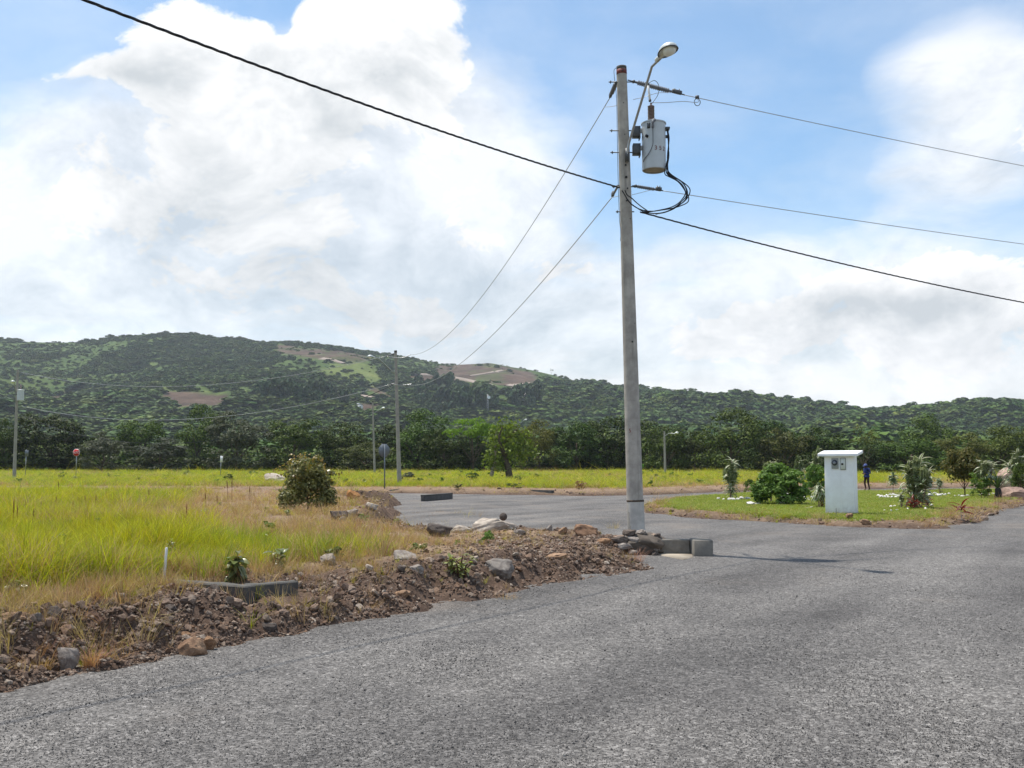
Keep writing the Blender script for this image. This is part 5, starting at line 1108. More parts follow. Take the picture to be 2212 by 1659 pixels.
# ---------------------------------------------------------------- masonry
def masonry():
    # white meter pillar
    B = spot(1847, 1111); bz = R(32); cs, sn = math.cos(bz), math.sin(bz); Wd, D, H = .84, .40, 0
    ctr = np.array([B[0], B[1], 0]) + np.array([-(Wd / 2) * cs + 0, (Wd / 2) * sn, 0]) + np.array([sn * D / 2, cs * D / 2, 0])
    z0 = gz(ctr[0], ctr[1]) - .06; topz = at(1818, 982, B[1])[2]; H = topz - z0
    t = thing('meter_pillar', 'white rendered meter pillar with flat roof slab on the lawn edge', 'pillar', (ctr[0], ctr[1], z0), -bz)
    obj('body', bevel(MB().box((0, 0, H / 2), (Wd, D, H)).me('body', M['pillar_render']), .012, 2), t)
    obj('base_course', bevel(MB().box((0, 0, .055), (Wd + .012, D + .012, .11)).me('base_course', M['kerb_concrete']), .006), t)
    r = MB().prism([(-.36, -.02), (.33, .07), (.33, .16), (-.36, .06)], -Wd / 2 - .15, Wd / 2 + .15).me('roof_slab', M['white_render']); obj('roof_slab', bevel(r, .01, 2), t, (0, 0, H - .03), (0, 0, R(90)))
    X = lambda x: (x - 1818.) / (1847 - 1789) * Wd * 1.0
    zz = lambda y: at(1818, y, B[1])[2] - z0
    mb = obj('meter_box', bevel(MB().box((X(1810.5), -D / 2 - .02, zz(1001)), (.19, .05, .31)).me('meter_box', M['meter_grey']), .008), t)
    obj('glass', MB().lathe([(.002, .045), (.055, .04), (.083, .02), (.085, 0), (.002, 0)], 22).me('glass', M['meter_glass'], True), mb, (X(1810.5), -D / 2 - .046, zz(999.5)), (R(90), 0, 0)); obj('dial', MB().lathe([(.002, .05), (.035, .049), (.04, .043), (.002, .043)], 18).me('dial', M['meter_dial']), mb, (X(1810.5), -D / 2 - .046, zz(999.5)), (R(90), 0, 0))
    obj('collar', MB().tube([(.092 * math.cos(a), .092 * math.sin(a), 0) for a in np.linspace(0, 6.283, 24)], .01, 6, False).me('collar', M['galvanised']), mb, (X(1810.5), -D / 2 - .048, zz(999.5)), (R(90), 0, 0))
    pb = obj('breaker_panel', bevel(MB().box((X(1826.5), -D / 2 - .012, zz(1002)), (.155, .035, .35)).me('breaker_panel', M['meter_grey']), .006), t)
    obj('panel_door', bevel(MB().box((X(1826.5), -D / 2 - .034, zz(1002)), (.125, .012, .31)).me('panel_door', M['lamp_body']), .004), pb); obj('slot', MB().box((X(1825.5), -D / 2 - .043, zz(1002.5)), (.06, .01, .055)).me('slot', M['slot_black']), pb)
    p = spot(1806, 1116); tag(obj('rebar_stake', MB().tube([(0, 0, -.05), (.01, 0, 18 / FPX * p[1])], .009, 6).me('rebar_stake', M['dark_steel']), None, p), 'thin rusty rod stuck in the ground before the white pillar', 'stake')
    # drain beside the big pole
    Yw = 18.1; x0, x1, x2 = at(1424, 1180, Yw)[0], at(1491, 1180, Yw)[0], at(1529, 1180, Yw)[0]; zt = at(1460, 1163, Yw)[2] - .02
    t = thing('drain_headwall', 'low concrete drain wall with end block beside the big pole', 'drain', ((x0 + x1) / 2, Yw, 0))
    cx = (x0 + x1) / 2
    obj('wall', bevel(MB().box((-.03, .12, (zt - .3) / 2), (x1 - x0 + .06, .22, zt + .3)).me('wall', M['weathered_concrete']), .012, 1), t); weather(t.children[-1].data, .014, 6, 3)
    obj('end_block', bevel(MB().box(((x1 + x2) / 2 - cx + .02, -.08, (zt + .012 - .3) / 2), (x2 - x1 + .02, .50, zt + .312)).me('end_block', M['weathered_concrete']), .014, 1), t); weather(t.children[-1].data, .013, 6, 5)
    obj('channel_floor', MB().add([(-.34, 0, .014), (.30, 0, .014), (.22, -.55, .016), (-.02, -.95, .016), (-.34, 0, -.1), (.30, 0, -.1), (.22, -.55, -.1), (-.02, -.95, -.1)], [[0, 3, 2, 1], [0, 4, 7, 3], [3, 7, 6, 2], [2, 6, 5, 1]]).me('channel_floor', M['channel_concrete']), t)
    # rubble footing of the pole
    b = at(1376, 1148, 18.84); t = thing('stone_footing', 'rough mortared stone footing round the base of the big pole', 'footing', (b[0], b[1], 0)); g = np.random.default_rng(4)
    me = boulder('mortar', M['mortar_rubble'], 950, 4, 4, .28); obj('mortar', me, t, (.06, -.36, -.18), (0, 0, .1), (1.10, 1.15, b[2] + .20))
    k = 0
    for (x, y, w, h) in ((1338, 1153, 26, 14), (1362, 1154, 30, 14), (1388, 1152, 24, 12), (1410, 1152, 26, 14), (1340, 1168, 28, 16), (1368, 1168, 26, 14), (1394, 1166, 28, 16), (1418, 1163, 18, 18), (1352, 1182, 30, 14), (1382, 1182, 24, 14), (1406, 1178, 22, 14), (1420, 1188, 16, 20), (1398, 1194, 26, 14), (1416, 1203, 22, 16), (1370, 1196, 24, 12)):
        Y = 18.2 - (y - 1150) * .006; p = at(x, y + h * .5, Y); s = w / FPX * Y
        obj('stone', (ROCKS[k % 10], BM['dark_boulder'][k % 4], BM['grey_boulder'][k % 4])[k % 3], t, (p[0] - b[0], Y - b[1] + .1, p[2]), (g.uniform(-.2, .2), g.uniform(-.2, .2), g.uniform(0, 6)), (s * 1.3, s * .8, h / FPX * Y * 1.15)); k += 1
    # concrete headwall in the grass of the near bank
    a = spot(357, 1252); c = spot(537, 1284); zt = max(gz(a[0], a[1]) + .06, .42)
    A = at(357, 1248, a[1]); Bc = at(540, 1256, c[1] + .0); Ce = at(640, 1245, c[1] + .55)
    A = np.array([-3.85, 11.1, 0]); Bc = np.array([-2.75, 10.5, 0]); Ce = np.array([-2.3, 11.0, 0]); zt = .345; mbw = MB()
    def seg(P, Q, th=.16):
        d = np.array(Q[:2]) - np.array(P[:2]); L = np.linalg.norm(d); m = (np.array(P[:2]) + np.array(Q[:2])) / 2; n_ = np.array([-d[1], d[0]]) / L * th / 2
        mbw.box((m[0] + n_[0], m[1] + n_[1], zt / 2 - .1), (L, th, zt + .2), math.atan2(d[1], d[0]))
    o0 = np.array([Bc[0], Bc[1], 0.])
    t = thing('drain_headwall', 'low concrete headwall half buried in the grassy near bank', 'drain', o0)
    seg(A - o0, Bc - o0); obj('wall', weather(bevel(mbw.me('wall', M['buried_concrete']), .014), .014, 7, 8), t); mbw = MB(); seg(Bc - o0 + np.array([.01, .13, 0]), Ce - o0, .15); obj('return_wall', weather(bevel(mbw.me('return_wall', M['buried_concrete']), .014), .014, 7, 9), t)
    mbw = MB().box(((A - o0)[0] * .45, (A - o0)[1] * .45 + .42, zt - .12), (1.05, .55, .06), -.45); obj('cover_slab', bevel(mbw.me('cover_slab', M['buried_concrete']), .01), t)
    p = at(355, 1252, 11.2); tip = at(358, 1197, 11.2); tag(obj('white_stake', bevel(MB().box((0, 0, .05), (.024, .024, (tip - p)[2] + .1)).me('white_stake', M['white_pvc']), .004), None, p + (tip - p) * .4, (0, R(3), 0)), 'white square stake at the corner of the near bank headwall', 'stake')
    # culvert walls of the side road
    for (x0, x1, ya, yb, h, lab) in ((918, 978, 1089, 1083, 18, 'dark concrete culvert wall standing in the side road mouth'), (1125, 1192, 1067, 1073, 9, 'dark low culvert wall at the far edge of the cross road')):
        P, Q = spot(x0, ya), spot(x1, yb); d = Q[:2] - P[:2]; L = np.linalg.norm(d); Hh = h / FPX * (P[1] + Q[1]) / 2
        t = thing('culvert_wall', lab, 'wall', (P[0], P[1], min(P[2], Q[2], 0) - .05), math.atan2(d[1], d[0]), 'culvert walls of the cross road')
        obj('wall', bevel(MB().box((L / 2, .10, Hh / 2), (L, .2, Hh + .06)).me('wall', M['dark_concrete']), .012), t)
        obj('coping', bevel(MB().box((L / 2, .10, Hh + .05), (L + .02, .215, .045)).me('coping', M['dark_concrete']), .01), t)
masonry()

# ---------------------------------------------------------------- the person on the lawn
def person():
    Y = 56.5; p = at(1873, 1066, Y); z0 = gz(p[0], p[1]); H = at(1868, 1003, Y)[2] - z0; k = H / 1.70
    t = thing('person', 'person in blue jacket and brown trousers, looking down at both hands, behind the pillar', 'person', (p[0], p[1], z0), R(28), None, (k, k, k))
    # faces -x; joints (x, y, z), radius
    J = dict(pel=((.02, 0, .93), .145), wst=((.01, 0, 1.08), .135), chs=((.0, 0, 1.27), .165), shl=((-.005, 0, 1.42), .11), nck=((-.035, 0, 1.49), .058), hd=((-.075, 0, 1.585), .088), crn=((-.07, 0, 1.655), .075), fac=((-.125, 0, 1.565), .058), nose=((-.178, 0, 1.568), .016),
             hpa=((.02, .10, .90), .10), kna=((-.05, .13, .50), .068), ana=((.06, .14, .10), .045), fta=((-.08, .15, .045), .042), toa=((-.14, .155, .035), .034), hpb=((.02, -.10, .90), .10), knb=((-.01, -.13, .50), .068), anb=((.08, -.15, .10), .045), ftb=((-.06, -.17, .045), .042), tob=((-.12, -.18, .035), .034),
             sa=((.0, .20, 1.40), .072), ela=((.06, .26, 1.12), .050), wra=((-.20, .10, 1.10), .034), haa=((-.27, .06, 1.12), .036), sb=((.0, -.20, 1.40), .072), elb=((.07, -.27, 1.12), .050), wrb=((-.19, -.11, 1.07), .034), hab=((-.265, -.05, 1.10), .036))
    E = [('pel', 'wst'), ('wst', 'chs'), ('chs', 'shl'), ('shl', 'nck'), ('nck', 'hd'), ('hd', 'crn'), ('hd', 'fac'), ('fac', 'nose'), ('pel', 'hpa'), ('hpa', 'kna'), ('kna', 'ana'), ('ana', 'fta'), ('fta', 'toa'), ('pel', 'hpb'), ('hpb', 'knb'), ('knb', 'anb'), ('anb', 'ftb'), ('ftb', 'tob'), ('shl', 'sa'), ('sa', 'ela'), ('ela', 'wra'), ('wra', 'haa'), ('shl', 'sb'), ('sb', 'elb'), ('elb', 'wrb'), ('wrb', 'hab')]
    for s, yy in (('a', 1), ('b', -1)):
        h = np.array(J['ha' + s][0])
        for f in range(4):
            a = h + np.array([-.045, yy * (.02 - .013 * f), .012 - .016 * f]); b_ = a + np.array([-.035, -yy * .022, -.004])
            J['f%s%d' % (s, f)] = (tuple(a), .0085); J['g%s%d' % (s, f)] = (tuple(b_), .0075); E += [('ha' + s, 'f%s%d' % (s, f)), ('f%s%d' % (s, f), 'g%s%d' % (s, f))]
        a = h + np.array([-.015, -yy * .03, .03]); J['t' + s] = (tuple(a), .010); J['u' + s] = (tuple(a + np.array([-.03, 0, .012])), .009); E += [('ha' + s, 't' + s), ('t' + s, 'u' + s)]
    names = list(J); me = bpy.data.meshes.new('body'); me.from_pydata([J[n][0] for n in names], [(names.index(a), names.index(b_)) for a, b_ in E], [])
    o = bpy.data.objects.new('body', me); C.objects.link(o); md = o.modifiers.new('skin', 'SKIN'); md.use_smooth_shade = True
    for i, n in enumerate(names):
        r = J[n][1]; me.skin_vertices[0].data[i].radius = (r, r * (1.25 if n in ('chs', 'pel', 'wst') else 1)); me.skin_vertices[0].data[i].use_root = n == 'pel'
    sb = o.modifiers.new('sub', 'SUBSURF'); sb.levels = 1; sb.render_levels = 1
    bpy.context.view_layer.update(); m2 = bpy.data.meshes.new_from_object(o.evaluated_get(bpy.context.evaluated_depsgraph_get())); bpy.data.objects.remove(o)
    m2.materials.clear()
    for m in ('jacket_blue', 'trousers_brown', 'skin_brown', 'boots'): m2.materials.append(M[m])
    hands = [np.array(J['haa'][0]), np.array(J['hab'][0])]
    for f in m2.polygons:
        c = np.array(f.center); i = 0
        if c[2] < .11: i = 3
        elif c[2] < .93: i = 1
        elif c[2] > 1.47: i = 2
        if min(np.linalg.norm(c - h) for h in hands) < .085: i = 2
        f.material_index = i; f.use_smooth = True
    m2.name = 'body'; obj('body', m2, t)
    cp_ = MB().lathe([(.118, 1.60), (.117, 1.64), (.10, 1.70), (.06, 1.735), (.005, 1.745)], 18, (-.075, 0, 0)); cp_.add([(-.15, -.09, 1.60), (-.285, -.06, 1.575), (-.285, .06, 1.575), (-.15, .09, 1.60), (-.15, -.09, 1.615), (-.285, -.06, 1.588), (-.285, .06, 1.588), (-.15, .09, 1.615)], [[0, 1, 2, 3], [4, 7, 6, 5], [0, 4, 5, 1], [1, 5, 6, 2], [2, 6, 7, 3]])
    obj('cap', cp_.me('cap', M['cap_blue'], True), t)
    obj('jacket_hem', MB().lathe([(.185, .86), (.20, .90), (.185, .96)], 18).me('jacket_hem', M['jacket_blue'], True), t)
    for y in (.03, -.03): obj('eye', MB().box((-.172, y, 1.585), (.012, .02, .012)).me('eye', M['slot_black']), t)
    obj('mouth', MB().box((-.17, 0, 1.535), (.012, .045, .008)).me('mouth', M['red_paint']), t); obj('hair', MB().lathe([(.10, 1.53), (.112, 1.58), (.113, 1.615)], 14, (-.062, 0, 0)).me('hair', M['slot_black'], True), t)
    for y in (.09, -.09): obj('ear', MB().box((-.065, y, 1.575), (.03, .02, .055)).me('ear', M['skin_brown']), t)
person()

# ---------------------------------------------------------------- garden and wayside plants
def strap(name, mat, w=.09, arch=.5, n=6, fold=.22, wide=.45):
    """arching strap leaf along +x, unit length"""
    t = np.linspace(0, 1, n + 1); ww = w * np.sin(np.clip(t * (1 - wide) + wide * t ** .6, 0, 1) * math.pi * .94 + .12) + .004; ang = -arch * t * 1.6
    x = np.concatenate([[0], np.cumsum(np.cos((ang[1:] + ang[:-1]) / 2))]) / n; z = np.concatenate([[0], np.cumsum(np.sin((ang[1:] + ang[:-1]) / 2))]) / n
    V = np.stack([np.stack([x, ww / 2, z + ww * fold], 1), np.stack([x, 0 * x, z], 1), np.stack([x, -ww / 2, z + ww * fold], 1)], 1).reshape(-1, 3); i = np.arange(n) * 3
    return mesh(name, V, np.concatenate([np.stack([i, i + 3, i + 4, i + 1], 1), np.stack([i + 1, i + 4, i + 5, i + 2], 1)]), mat, True)
LV = dict(var=[strap('leaf', M['leaf_striped'], .21, a) for a in (.4, .7, 1.0)], red=[strap('leaf', M['leaf_red'], .2, a) for a in (.3, .6)], sword=[strap('leaf', M['leaf_sword'], .10, a, 5, .3) for a in (.05, .2)],
          weed=[strap('leaf', M['leaf_weed'], .5, a, 4, .12) for a in (.3, .6)], broad=[strap('leaf', M['leaf_broad'], .5, a, 5, .15) for a in (.5, .9)])
def leafy(name, label, cat, p, h, canes, kind, n, L, z0=.1, lean=0., group=None, up=(.05, .95), stem_mat='cane_pink', r=.018, seed=0):
    """plant of canes with leaves set along them; every leaf is a part"""
    g = np.random.default_rng(seed + 1000); t = thing(name, label, cat, p, 0, group)
    tops = []
    for k in range(canes):
        a = g.uniform(0, 6.28); sp_ = .13 * h * (k > 0); ht = h * (1 if k == 0 else g.uniform(.6, .95)); q = np.array([math.cos(a) * sp_, math.sin(a) * sp_, 0]); e = q * 1.5 + np.array([lean * ht, 0, ht * .93])
        P = spline([q * .5 + np.array([0, 0, -.05]), (q + e) / 2 + np.array([g.uniform(-.03, .03), 0, 0]), e], 8); obj('stem', MB().tube(P, np.linspace(r, r * .6, 8), 6).me('stem', M[stem_mat], True), t); tops.append(P)
    for i in range(n):
        P = tops[i % canes]; f = z0 + (1 - z0) * ((i // canes + g.uniform()) / max(1, n // canes)); f = min(f, 1); j = f * 7; a = int(min(j, 6)); c = P[a] + (P[a + 1] - P[a]) * (j - a)
        l = L * g.uniform(.7, 1.2); yaw = i * 2.4 + g.uniform(-.5, .5)
        # the breeze turns leaves a little towards +x
        yaw = math.atan2(math.sin(yaw), math.cos(yaw) + .35)
        obj('leaf', LV[kind][int(g.integers(len(LV[kind])))], t, c, (g.uniform(-.4, .4), -g.uniform(*up) - .35 * (f > .9), yaw), (l, l * g.uniform(.8, 1.2), l))
    return t
def bushy(name, label, cat, p, w, h, mat, seed, leaf, nclump=40, nleaf=110, stem='stem_brown', group=None, **kw):
    t = thing(name, label, cat, p, 0, group, None); me = crown('foliage', M[mat], seed, nclump, nleaf, leaf, **kw); o = obj('foliage', me, t, None, None, (w, w * .9, h)); o['kind'] = 'stuff'
    obj('stem', limb_mesh('stem', M[stem], seed, .5, .3, .018, 7), t, None, None, (w, w * .9, h)); return t
def garden():
    G = 'striped leafed garden plants'
    def var(x0, x1, y0, y1, canes, n, L, lab, seed, **kw):
        p = spot((x0 + x1) / 2, y1); h = (y1 - y0) / FPX * p[1]; t = leafy('striped_plant', lab, 'plant', p, h * .93, canes, 'var', int(n * 2.0), L * h * .95, group=G, seed=seed, **kw); w = max(.55 * (x1 - x0), .5 * (x1 - x0)) / FPX * p[1] * 1.5; z0 = kw.get('z0', .1); fo = obj('foliage', crown('foliage', M['leaf_garden'], 760 + seed, int(14 + n * .26), 70, .17 * min(1, 1.2 * (x1 - x0) / (y1 - y0) + .45), .5 + z0 * .45, (.36, .36, .5 - z0 * .46), (.08, .15), 0, .8, .1, .22), t, (kw.get('lean', 0) * h * .5, 0, 0), None, (w, w, h * .97)); fo['kind'] = 'stuff'; return t
    var(1555, 1600, 983, 1079, 3, 80, .24, 'slim column of cream striped leaves at the near end of the garden bed', 1, z0=.12, lean=.05)
    var(1640, 1690, 990, 1085, 3, 50, .22, 'cream striped plant growing into the big round shrub', 2, z0=.3)
    var(1702, 1728, 1032, 1070, 2, 30, .36, 'small striped plant standing behind the shrub in a stone row', 3, z0=.2)
    var(1706, 1740, 985, 1070, 2, 34, .2, 'tall striped tuft leaning over the shrub towards the pillar', 4, z0=.55, lean=.08)
    var(1755, 1786, 1042, 1096, 2, 30, .48, 'drooping striped plant close beside the white pillar', 5, z0=.55, up=(-.7, .3))
    var(1750, 1784, 966, 1060, 2, 44, .2, 'tallest striped plant half hidden behind the white pillar', 6, z0=.4)
    var(1917, 1941, 1020, 1068, 1, 30, .36, 'small striped plant on a pink cane within a ring of white stones', 7, z0=.45)
    var(1942, 2022, 978, 1098, 6, 150, .27, 'biggest bushy striped plant with dark red plants at its foot', 8, z0=.12, lean=.07)
    var(2018, 2041, 1033, 1067, 1, 26, .4, 'little striped plant with red leaves below and white stones around', 9, z0=.45)
    var(2103, 2150, 988, 1076, 2, 54, .27, 'striped plant on a bare cane next to the sword-leafed plant', 10, z0=.4)
    var(2180, 2222, 968, 1070, 3, 60, .26, 'striped plant in front of the granite boulders at the edge of view', 11, z0=.3)
    var(1938, 1958, 1062, 1098, 2, 22, .4, 'low striped shoot at the foot of the biggest striped plant', 12, z0=.2)
    def red(x, y0, y1, n, lab, seed, w=1.):
        p = spot(x, y1); h = (y1 - y0) / FPX * p[1]; leafy('red_leaf_plant', lab, 'plant', p, h * .8, 2, 'red', n, h * .62 * w, .1, group='red leafed garden plants', seed=seed, stem_mat='stem_brown', r=.01, up=(.1, .9))
    red(1970, 1070, 1100, 26, 'dark red plant at the foot of the biggest striped plant', 30, 1.2); red(2004, 1072, 1096, 24, 'dark red low bush just right of the biggest striped plant', 31, 1.2); red(1775, 1076, 1096, 18, 'red leaved plant tucked against the white pillar', 32); red(2030, 1050, 1067, 10, 'red plant under the little striped plant', 33)
    p = spot(2078, 1125); h = 46 / FPX * p[1]; leafy('red_leaf_plant', 'single red plant on a thin pale stem at the gravel edge', 'plant', p, h * .72, 1, 'red', 11, h * .62, .55, group='red leafed garden plants', seed=34, stem_mat='stem_pale', r=.009, up=(-.1, .9))
    def bush(x0, x1, y0, y1, mat, lab, seed, leaf=.06, name='garden_shrub', **kw):
        p = spot((x0 + x1) / 2, y1); w = (x1 - x0) / FPX * p[1]; h = (y1 - y0) / FPX * p[1]; return bushy(name, lab, 'shrub', p, w * 1.08, h * 1.03, mat, seed, leaf, **kw)
    bush(1632, 1740, 995, 1089, 'leaf_shrub', 'big round green shrub on the lawn before a row of white stones', 701, .07, nclump=64, nleaf=90, skirt=.6, zc=.50, rad=(.5, .5, .44), crad=(.08, .17), fill=.3, wild=.42)
    bush(1738, 1786, 1000, 1072, 'leaf_shrub', 'green shrub with lilac flowers just behind the white pillar', 702, .075, nclump=26, skirt=.4)
    bush(1742, 1770, 1016, 1042, 'flower_lilac', 'lilac and white flower heads on the shrub behind the pillar', 703, .07, name='flower_cluster', nclump=9, nleaf=22)
    bush(1607, 1626, 1028, 1064, 'leaf_mid', 'narrow green bush far behind the slim striped column', 704, .1, nclump=16, nleaf=60)
    bush(2048, 2120, 978, 1071, 'leaf_croton', 'tall orange-tinged green shrub on a short dark trunk', 705, .06, nclump=70, nleaf=140, wild=.15, skirt=.0, zc=.58, rad=(.46, .46, .44), fill=.1, crad=(.12, .2), flat=1.1)
    bush(1650, 1672, 1000, 1030, 'leaf_mid', 'small green crown showing behind the big round shrub', 706, .1, nclump=12, nleaf=50)
    bush(2098, 2142, 1026, 1076, 'leaf_shrub', 'leafy green shrub round the foot of the bare caned striped plant', 707, .08, nclump=30, nleaf=60, wild=.3)
    bush(2186, 2226, 1000, 1072, 'leaf_mid', 'dark leafy shrub among the granite boulders', 708, .07, nclump=30, nleaf=70, wild=.3)
    # sword plant
    p = spot(2156, 1077); h = 54 / FPX * p[1]; t = thing('sword_plant', 'dark trunked plant with stiff upright sword leaves by the granite slab', 'plant', p)
    obj('trunk', MB().tube(spline([(0, 0, -.05), (.02, 0, h * .2), (0, 0, h * .42)], 6), [.15, .16, .15, .13, .13, .10], 9).me('trunk', M['dark_trunk'], True), t); g = np.random.default_rng(6)
    for k in range(24): obj('leaf', LV['sword'][k % 2], t, (0, 0, h * (.34 + .003 * k)), (0, -g.uniform(.75, 1.45), k * 2.4), (h * .62,) * 3)
    # white painted stones
    g = np.random.default_rng(9); WS = [rock('white_stone', M['white_stone'], 800 + i, 26, .8) for i in range(6)]
    def ws(x, y, w, lab, h=None):
        p = spot(x, y); s = w / FPX * p[1]; tag(obj('white_stone', WS[int(g.integers(6))], None, (p[0], p[1], p[2] + s * .12), (0, 0, g.uniform(0, 6)), (s * 1.15, s * .9, (h / FPX * p[1] if h else s * .8) * 1.2)), lab, 'stone', 'white painted stones of the garden')
    def row(pts, lab, w=9):
        for (x, y) in pts: ws(x, y, w * g.uniform(.8, 1.3), lab)
    row([(1552, 1079), (1563, 1080), (1594, 1080)], 'small white stone around the slim striped column', 8)
    ws(1580, 1081, 20, 'wide white stone between the slim column and the big shrub', 8); ws(1602, 1078, 12, 'round white stone left of the greyer stone by the shrub', 10); ws(1615, 1079, 14, 'greyish white round stone touching the big shrub', 11)
    ws(1620, 1091, 30, 'flat white slab pointing at the foot of the big shrub', 9); ws(1637, 1090, 14, 'small white slab leaning at the foot of the big shrub', 6); ws(1692, 1090, 28, 'grey-white low slab right under the big shrub', 10)
    row([(1688 + 8.2 * k, 1076 + (k % 2) * 2.5) for k in range(10)] + [(1694 + 9 * k, 1081) for k in range(7)], 'white stone of the row behind the big shrub', 9)
    ws(1702, 1069, 16, 'white stone at the foot of the small striped plant behind the shrub', 7); ws(1752, 1097, 11, 'flat white stone lying alone left of the pillar', 4); ws(1743, 1098, 7, 'tiny flat white stone left of the pillar', 3)
    row([(1897 + 6.3 * k, 1072 + 1.6 * math.sin(k)) for k in range(9)] + [(1903 + 8 * k, 1075.5) for k in range(5)], 'white stone of the ring round the small pink-caned plant', 9)
    row([(1911, 1104), (1925, 1105), (1938, 1103), (1925, 1096), (1932, 1095)], 'white stone on the lawn before the biggest striped plant', 9); row([(1961, 1101), (2000, 1101), (2012, 1093)], 'white stone at the foot of the dark red plants', 9)
    row([(2010, 1071), (2024, 1070), (2030, 1072), (2036, 1070), (2042, 1071), (2050, 1068), (2020, 1067)], 'white stone around the little striped plant with red leaves', 10); row([(2063, 1073), (2071, 1072), (2079, 1073.5), (2090, 1072)], 'white stone before the orange-tinged shrub', 9); row([(2116, 1070), (2124, 1068), (2138, 1070), (2146, 1068)], 'white stone round the bare caned striped plant', 8)
garden()

def wayside():
    def bush(x0, x1, y0, y1, mat, lab, seed, leaf, **kw):
        p = spot((x0 + x1) / 2, y1); w = (x1 - x0) / FPX * p[1]; h = (y1 - y0) / FPX * p[1]; return bushy(kw.pop('name', 'field_bush'), lab, 'bush', p, w * 1.05, h * 1.03, mat, seed, leaf, **kw)
    t = bush(604, 724, 985, 1104, 'leaf_bush', 'reddish green broadleaf bush standing in the field', 711, .056, nclump=66, nleaf=80, skirt=.5, zc=.50, rad=(.48, .48, .46), fill=.15, crad=(.09, .17), flat=1.1, wild=.34, aspect=.6)
    me = crown('young_foliage', M['leaf_bush_red'], 712, 20, 26, .055, skirt=0, zc=.66, rad=(.5, .5, .36)); o = obj('young_foliage', me, t, None, None, tuple(t.children[0].scale)); o['kind'] = 'stuff'
    def weed(name, lab, x, y0, y1, kind, n, L, canes, seed, **kw):
        p = spot(x, y1); h = (y1 - y0) / FPX * p[1]; return leafy(name, lab, 'weed', p, h * .9, canes, kind, n, L * h, seed=seed, stem_mat='stem_brown', r=.006, **kw)
    weed('broadleaf_weed', 'broad leaved weed with glossy drooping leaves on the near headwall', 512, 1186, 1253, 'broad', 40, .55, 4, 40, z0=.15, up=(-.6, .6)); weed('broadleaf_weed', 'upright weed with round leaves behind the near headwall', 600, 1180, 1236, 'broad', 20, .5, 3, 41, z0=.3, up=(-.4, .7))
    p = spot(1000, 1256); t = leafy('creeping_weed', 'pale green leafy weed sprawling on the broken bank', 'weed', p, .30, 11, 'weed', 120, .085, .25, seed=42, stem_mat='stem_brown', r=.004, up=(-.3, .7))
    for ch in t.children:
        if ch.name.startswith('leaf'): ch.location.x *= 3.0; ch.location.y *= 2.2
        else: ch.scale = (3., 2.2, 1)
    weed('herb', 'dark green herb clump at the edge of the tall grass', 370, 1160, 1214, 'weed', 60, .18, 7, 43, z0=.2)
    weed('herb', 'small green herb in the field beyond the clump of dark herb', 160, 1070, 1090, 'weed', 40, .3, 5, 44, z0=.2)
    # dry tufts that stand alone
    def dry(x, y1, w, h, mat, lab, seed, n=70):
        p = spot(x, y1); s = p[1] / FPX; me = tuft('dry_tuft', M[mat], seed, n, (h * s * .5, h * s * 1.05), .006 * max(1, p[1] / 14), .75, w * s * .28); tag(obj('dry_tuft', me, None, p), lab, 'grass tuft', 'dry grass tufts standing alone')
    dry(1094, 1306, 74, 34, 'grass_red', 'reddish dry grass tuft lying on the road edge', 50, 150); dry(1374, 1216, 46, 48, 'grass_red', 'rusty dry tuft before the stone footing of the big pole', 51, 130); dry(1325, 1152, 34, 34, 'grass_dry', 'thin dry tuft beside the big pole on the side road', 52, 60)
    dry(900, 1116, 22, 14, 'grass_dry', 'first dry tuft growing in the side road', 53); dry(950, 1113, 24, 14, 'grass_red', 'middle dry tuft growing in the side road', 54); dry(993, 1117, 20, 10, 'grass_red', 'third dry tuft growing in the side road, by the seam', 55)
    dry(400, 1240, 50, 44, 'grass_red', 'brown dry tuft behind the white stake', 56, 120); dry(200, 1440, 60, 50, 'grass_red', 'rusty tuft right of the grey boulder in the bank', 57, 120); dry(95, 1420, 66, 46, 'grass_red', 'rusty tuft left of the grey boulder in the bank', 58, 120)
    dry(552, 1290, 44, 40, 'grass_green', 'yellow green tuft hanging at the end of the near headwall', 59, 60); dry(1370, 1060, 22, 22, 'stem_brown', 'bare twiggy tuft on the far verge near the big pole', 60, 40) if False else None
    dry(735, 1190, 90, 52, 'grass_green', 'bright yellow green grass clump ending the tall field grass', 61, 160); dry(800, 1196, 70, 48, 'grass_green', 'yellow green grass clump nearest the dry verge', 62, 140)
    # tall seed stalks
    g = np.random.default_rng(3)
    for (x, y0, y1) in ((128, 1049, 1082), (262, 1074, 1092), (492, 1046, 1080), (501, 1044, 1080), (27, 1096, 1152), (207, 1081, 1098), (157, 1094, 1112), (86, 1096, 1116), (55, 1094, 1114), (228, 1072, 1090), (322, 1068, 1090), (184, 1082, 1100), (68, 1116, 1150), (402, 1105, 1140), (470, 1080, 1105), (444, 1075, 1098), (300, 1080, 1100), (540, 1060, 1085), (36, 1108, 1150), (120, 1084, 1105)):
        p = spot(x, y1); h = (y1 - y0) / FPX * p[1] + .15; r = .0055 * max(1, p[1] / 22)
        t = thing('seed_stalk', 'upright reddish brown seed stalk rising above the field grass', 'grass stalk', p, 0, 'tall seed stalks of the field'); a, b_ = g.uniform(-.08, .08, 2)
        P = spline([(0, 0, -.05), (a * h * .4, b_ * h * .4, h * .5), (a * h, b_ * h, h)], 8); obj('stalk', MB().tube(P, np.linspace(r, r * .5, 8), 5).me('stalk', M['seed_head']), t); obj('seed_head', MB().tube(P[4:], [r * 1.2, r * 1.9, r * 1.7, r * .6], 6).me('seed_head', M['seed_head'], True), t)
    # the lopped tree in the field
    Y = 92.; b = at(1094, 1029, Y); b[2] = gz(b[0], b[1]) - .1; s = Y / FPX
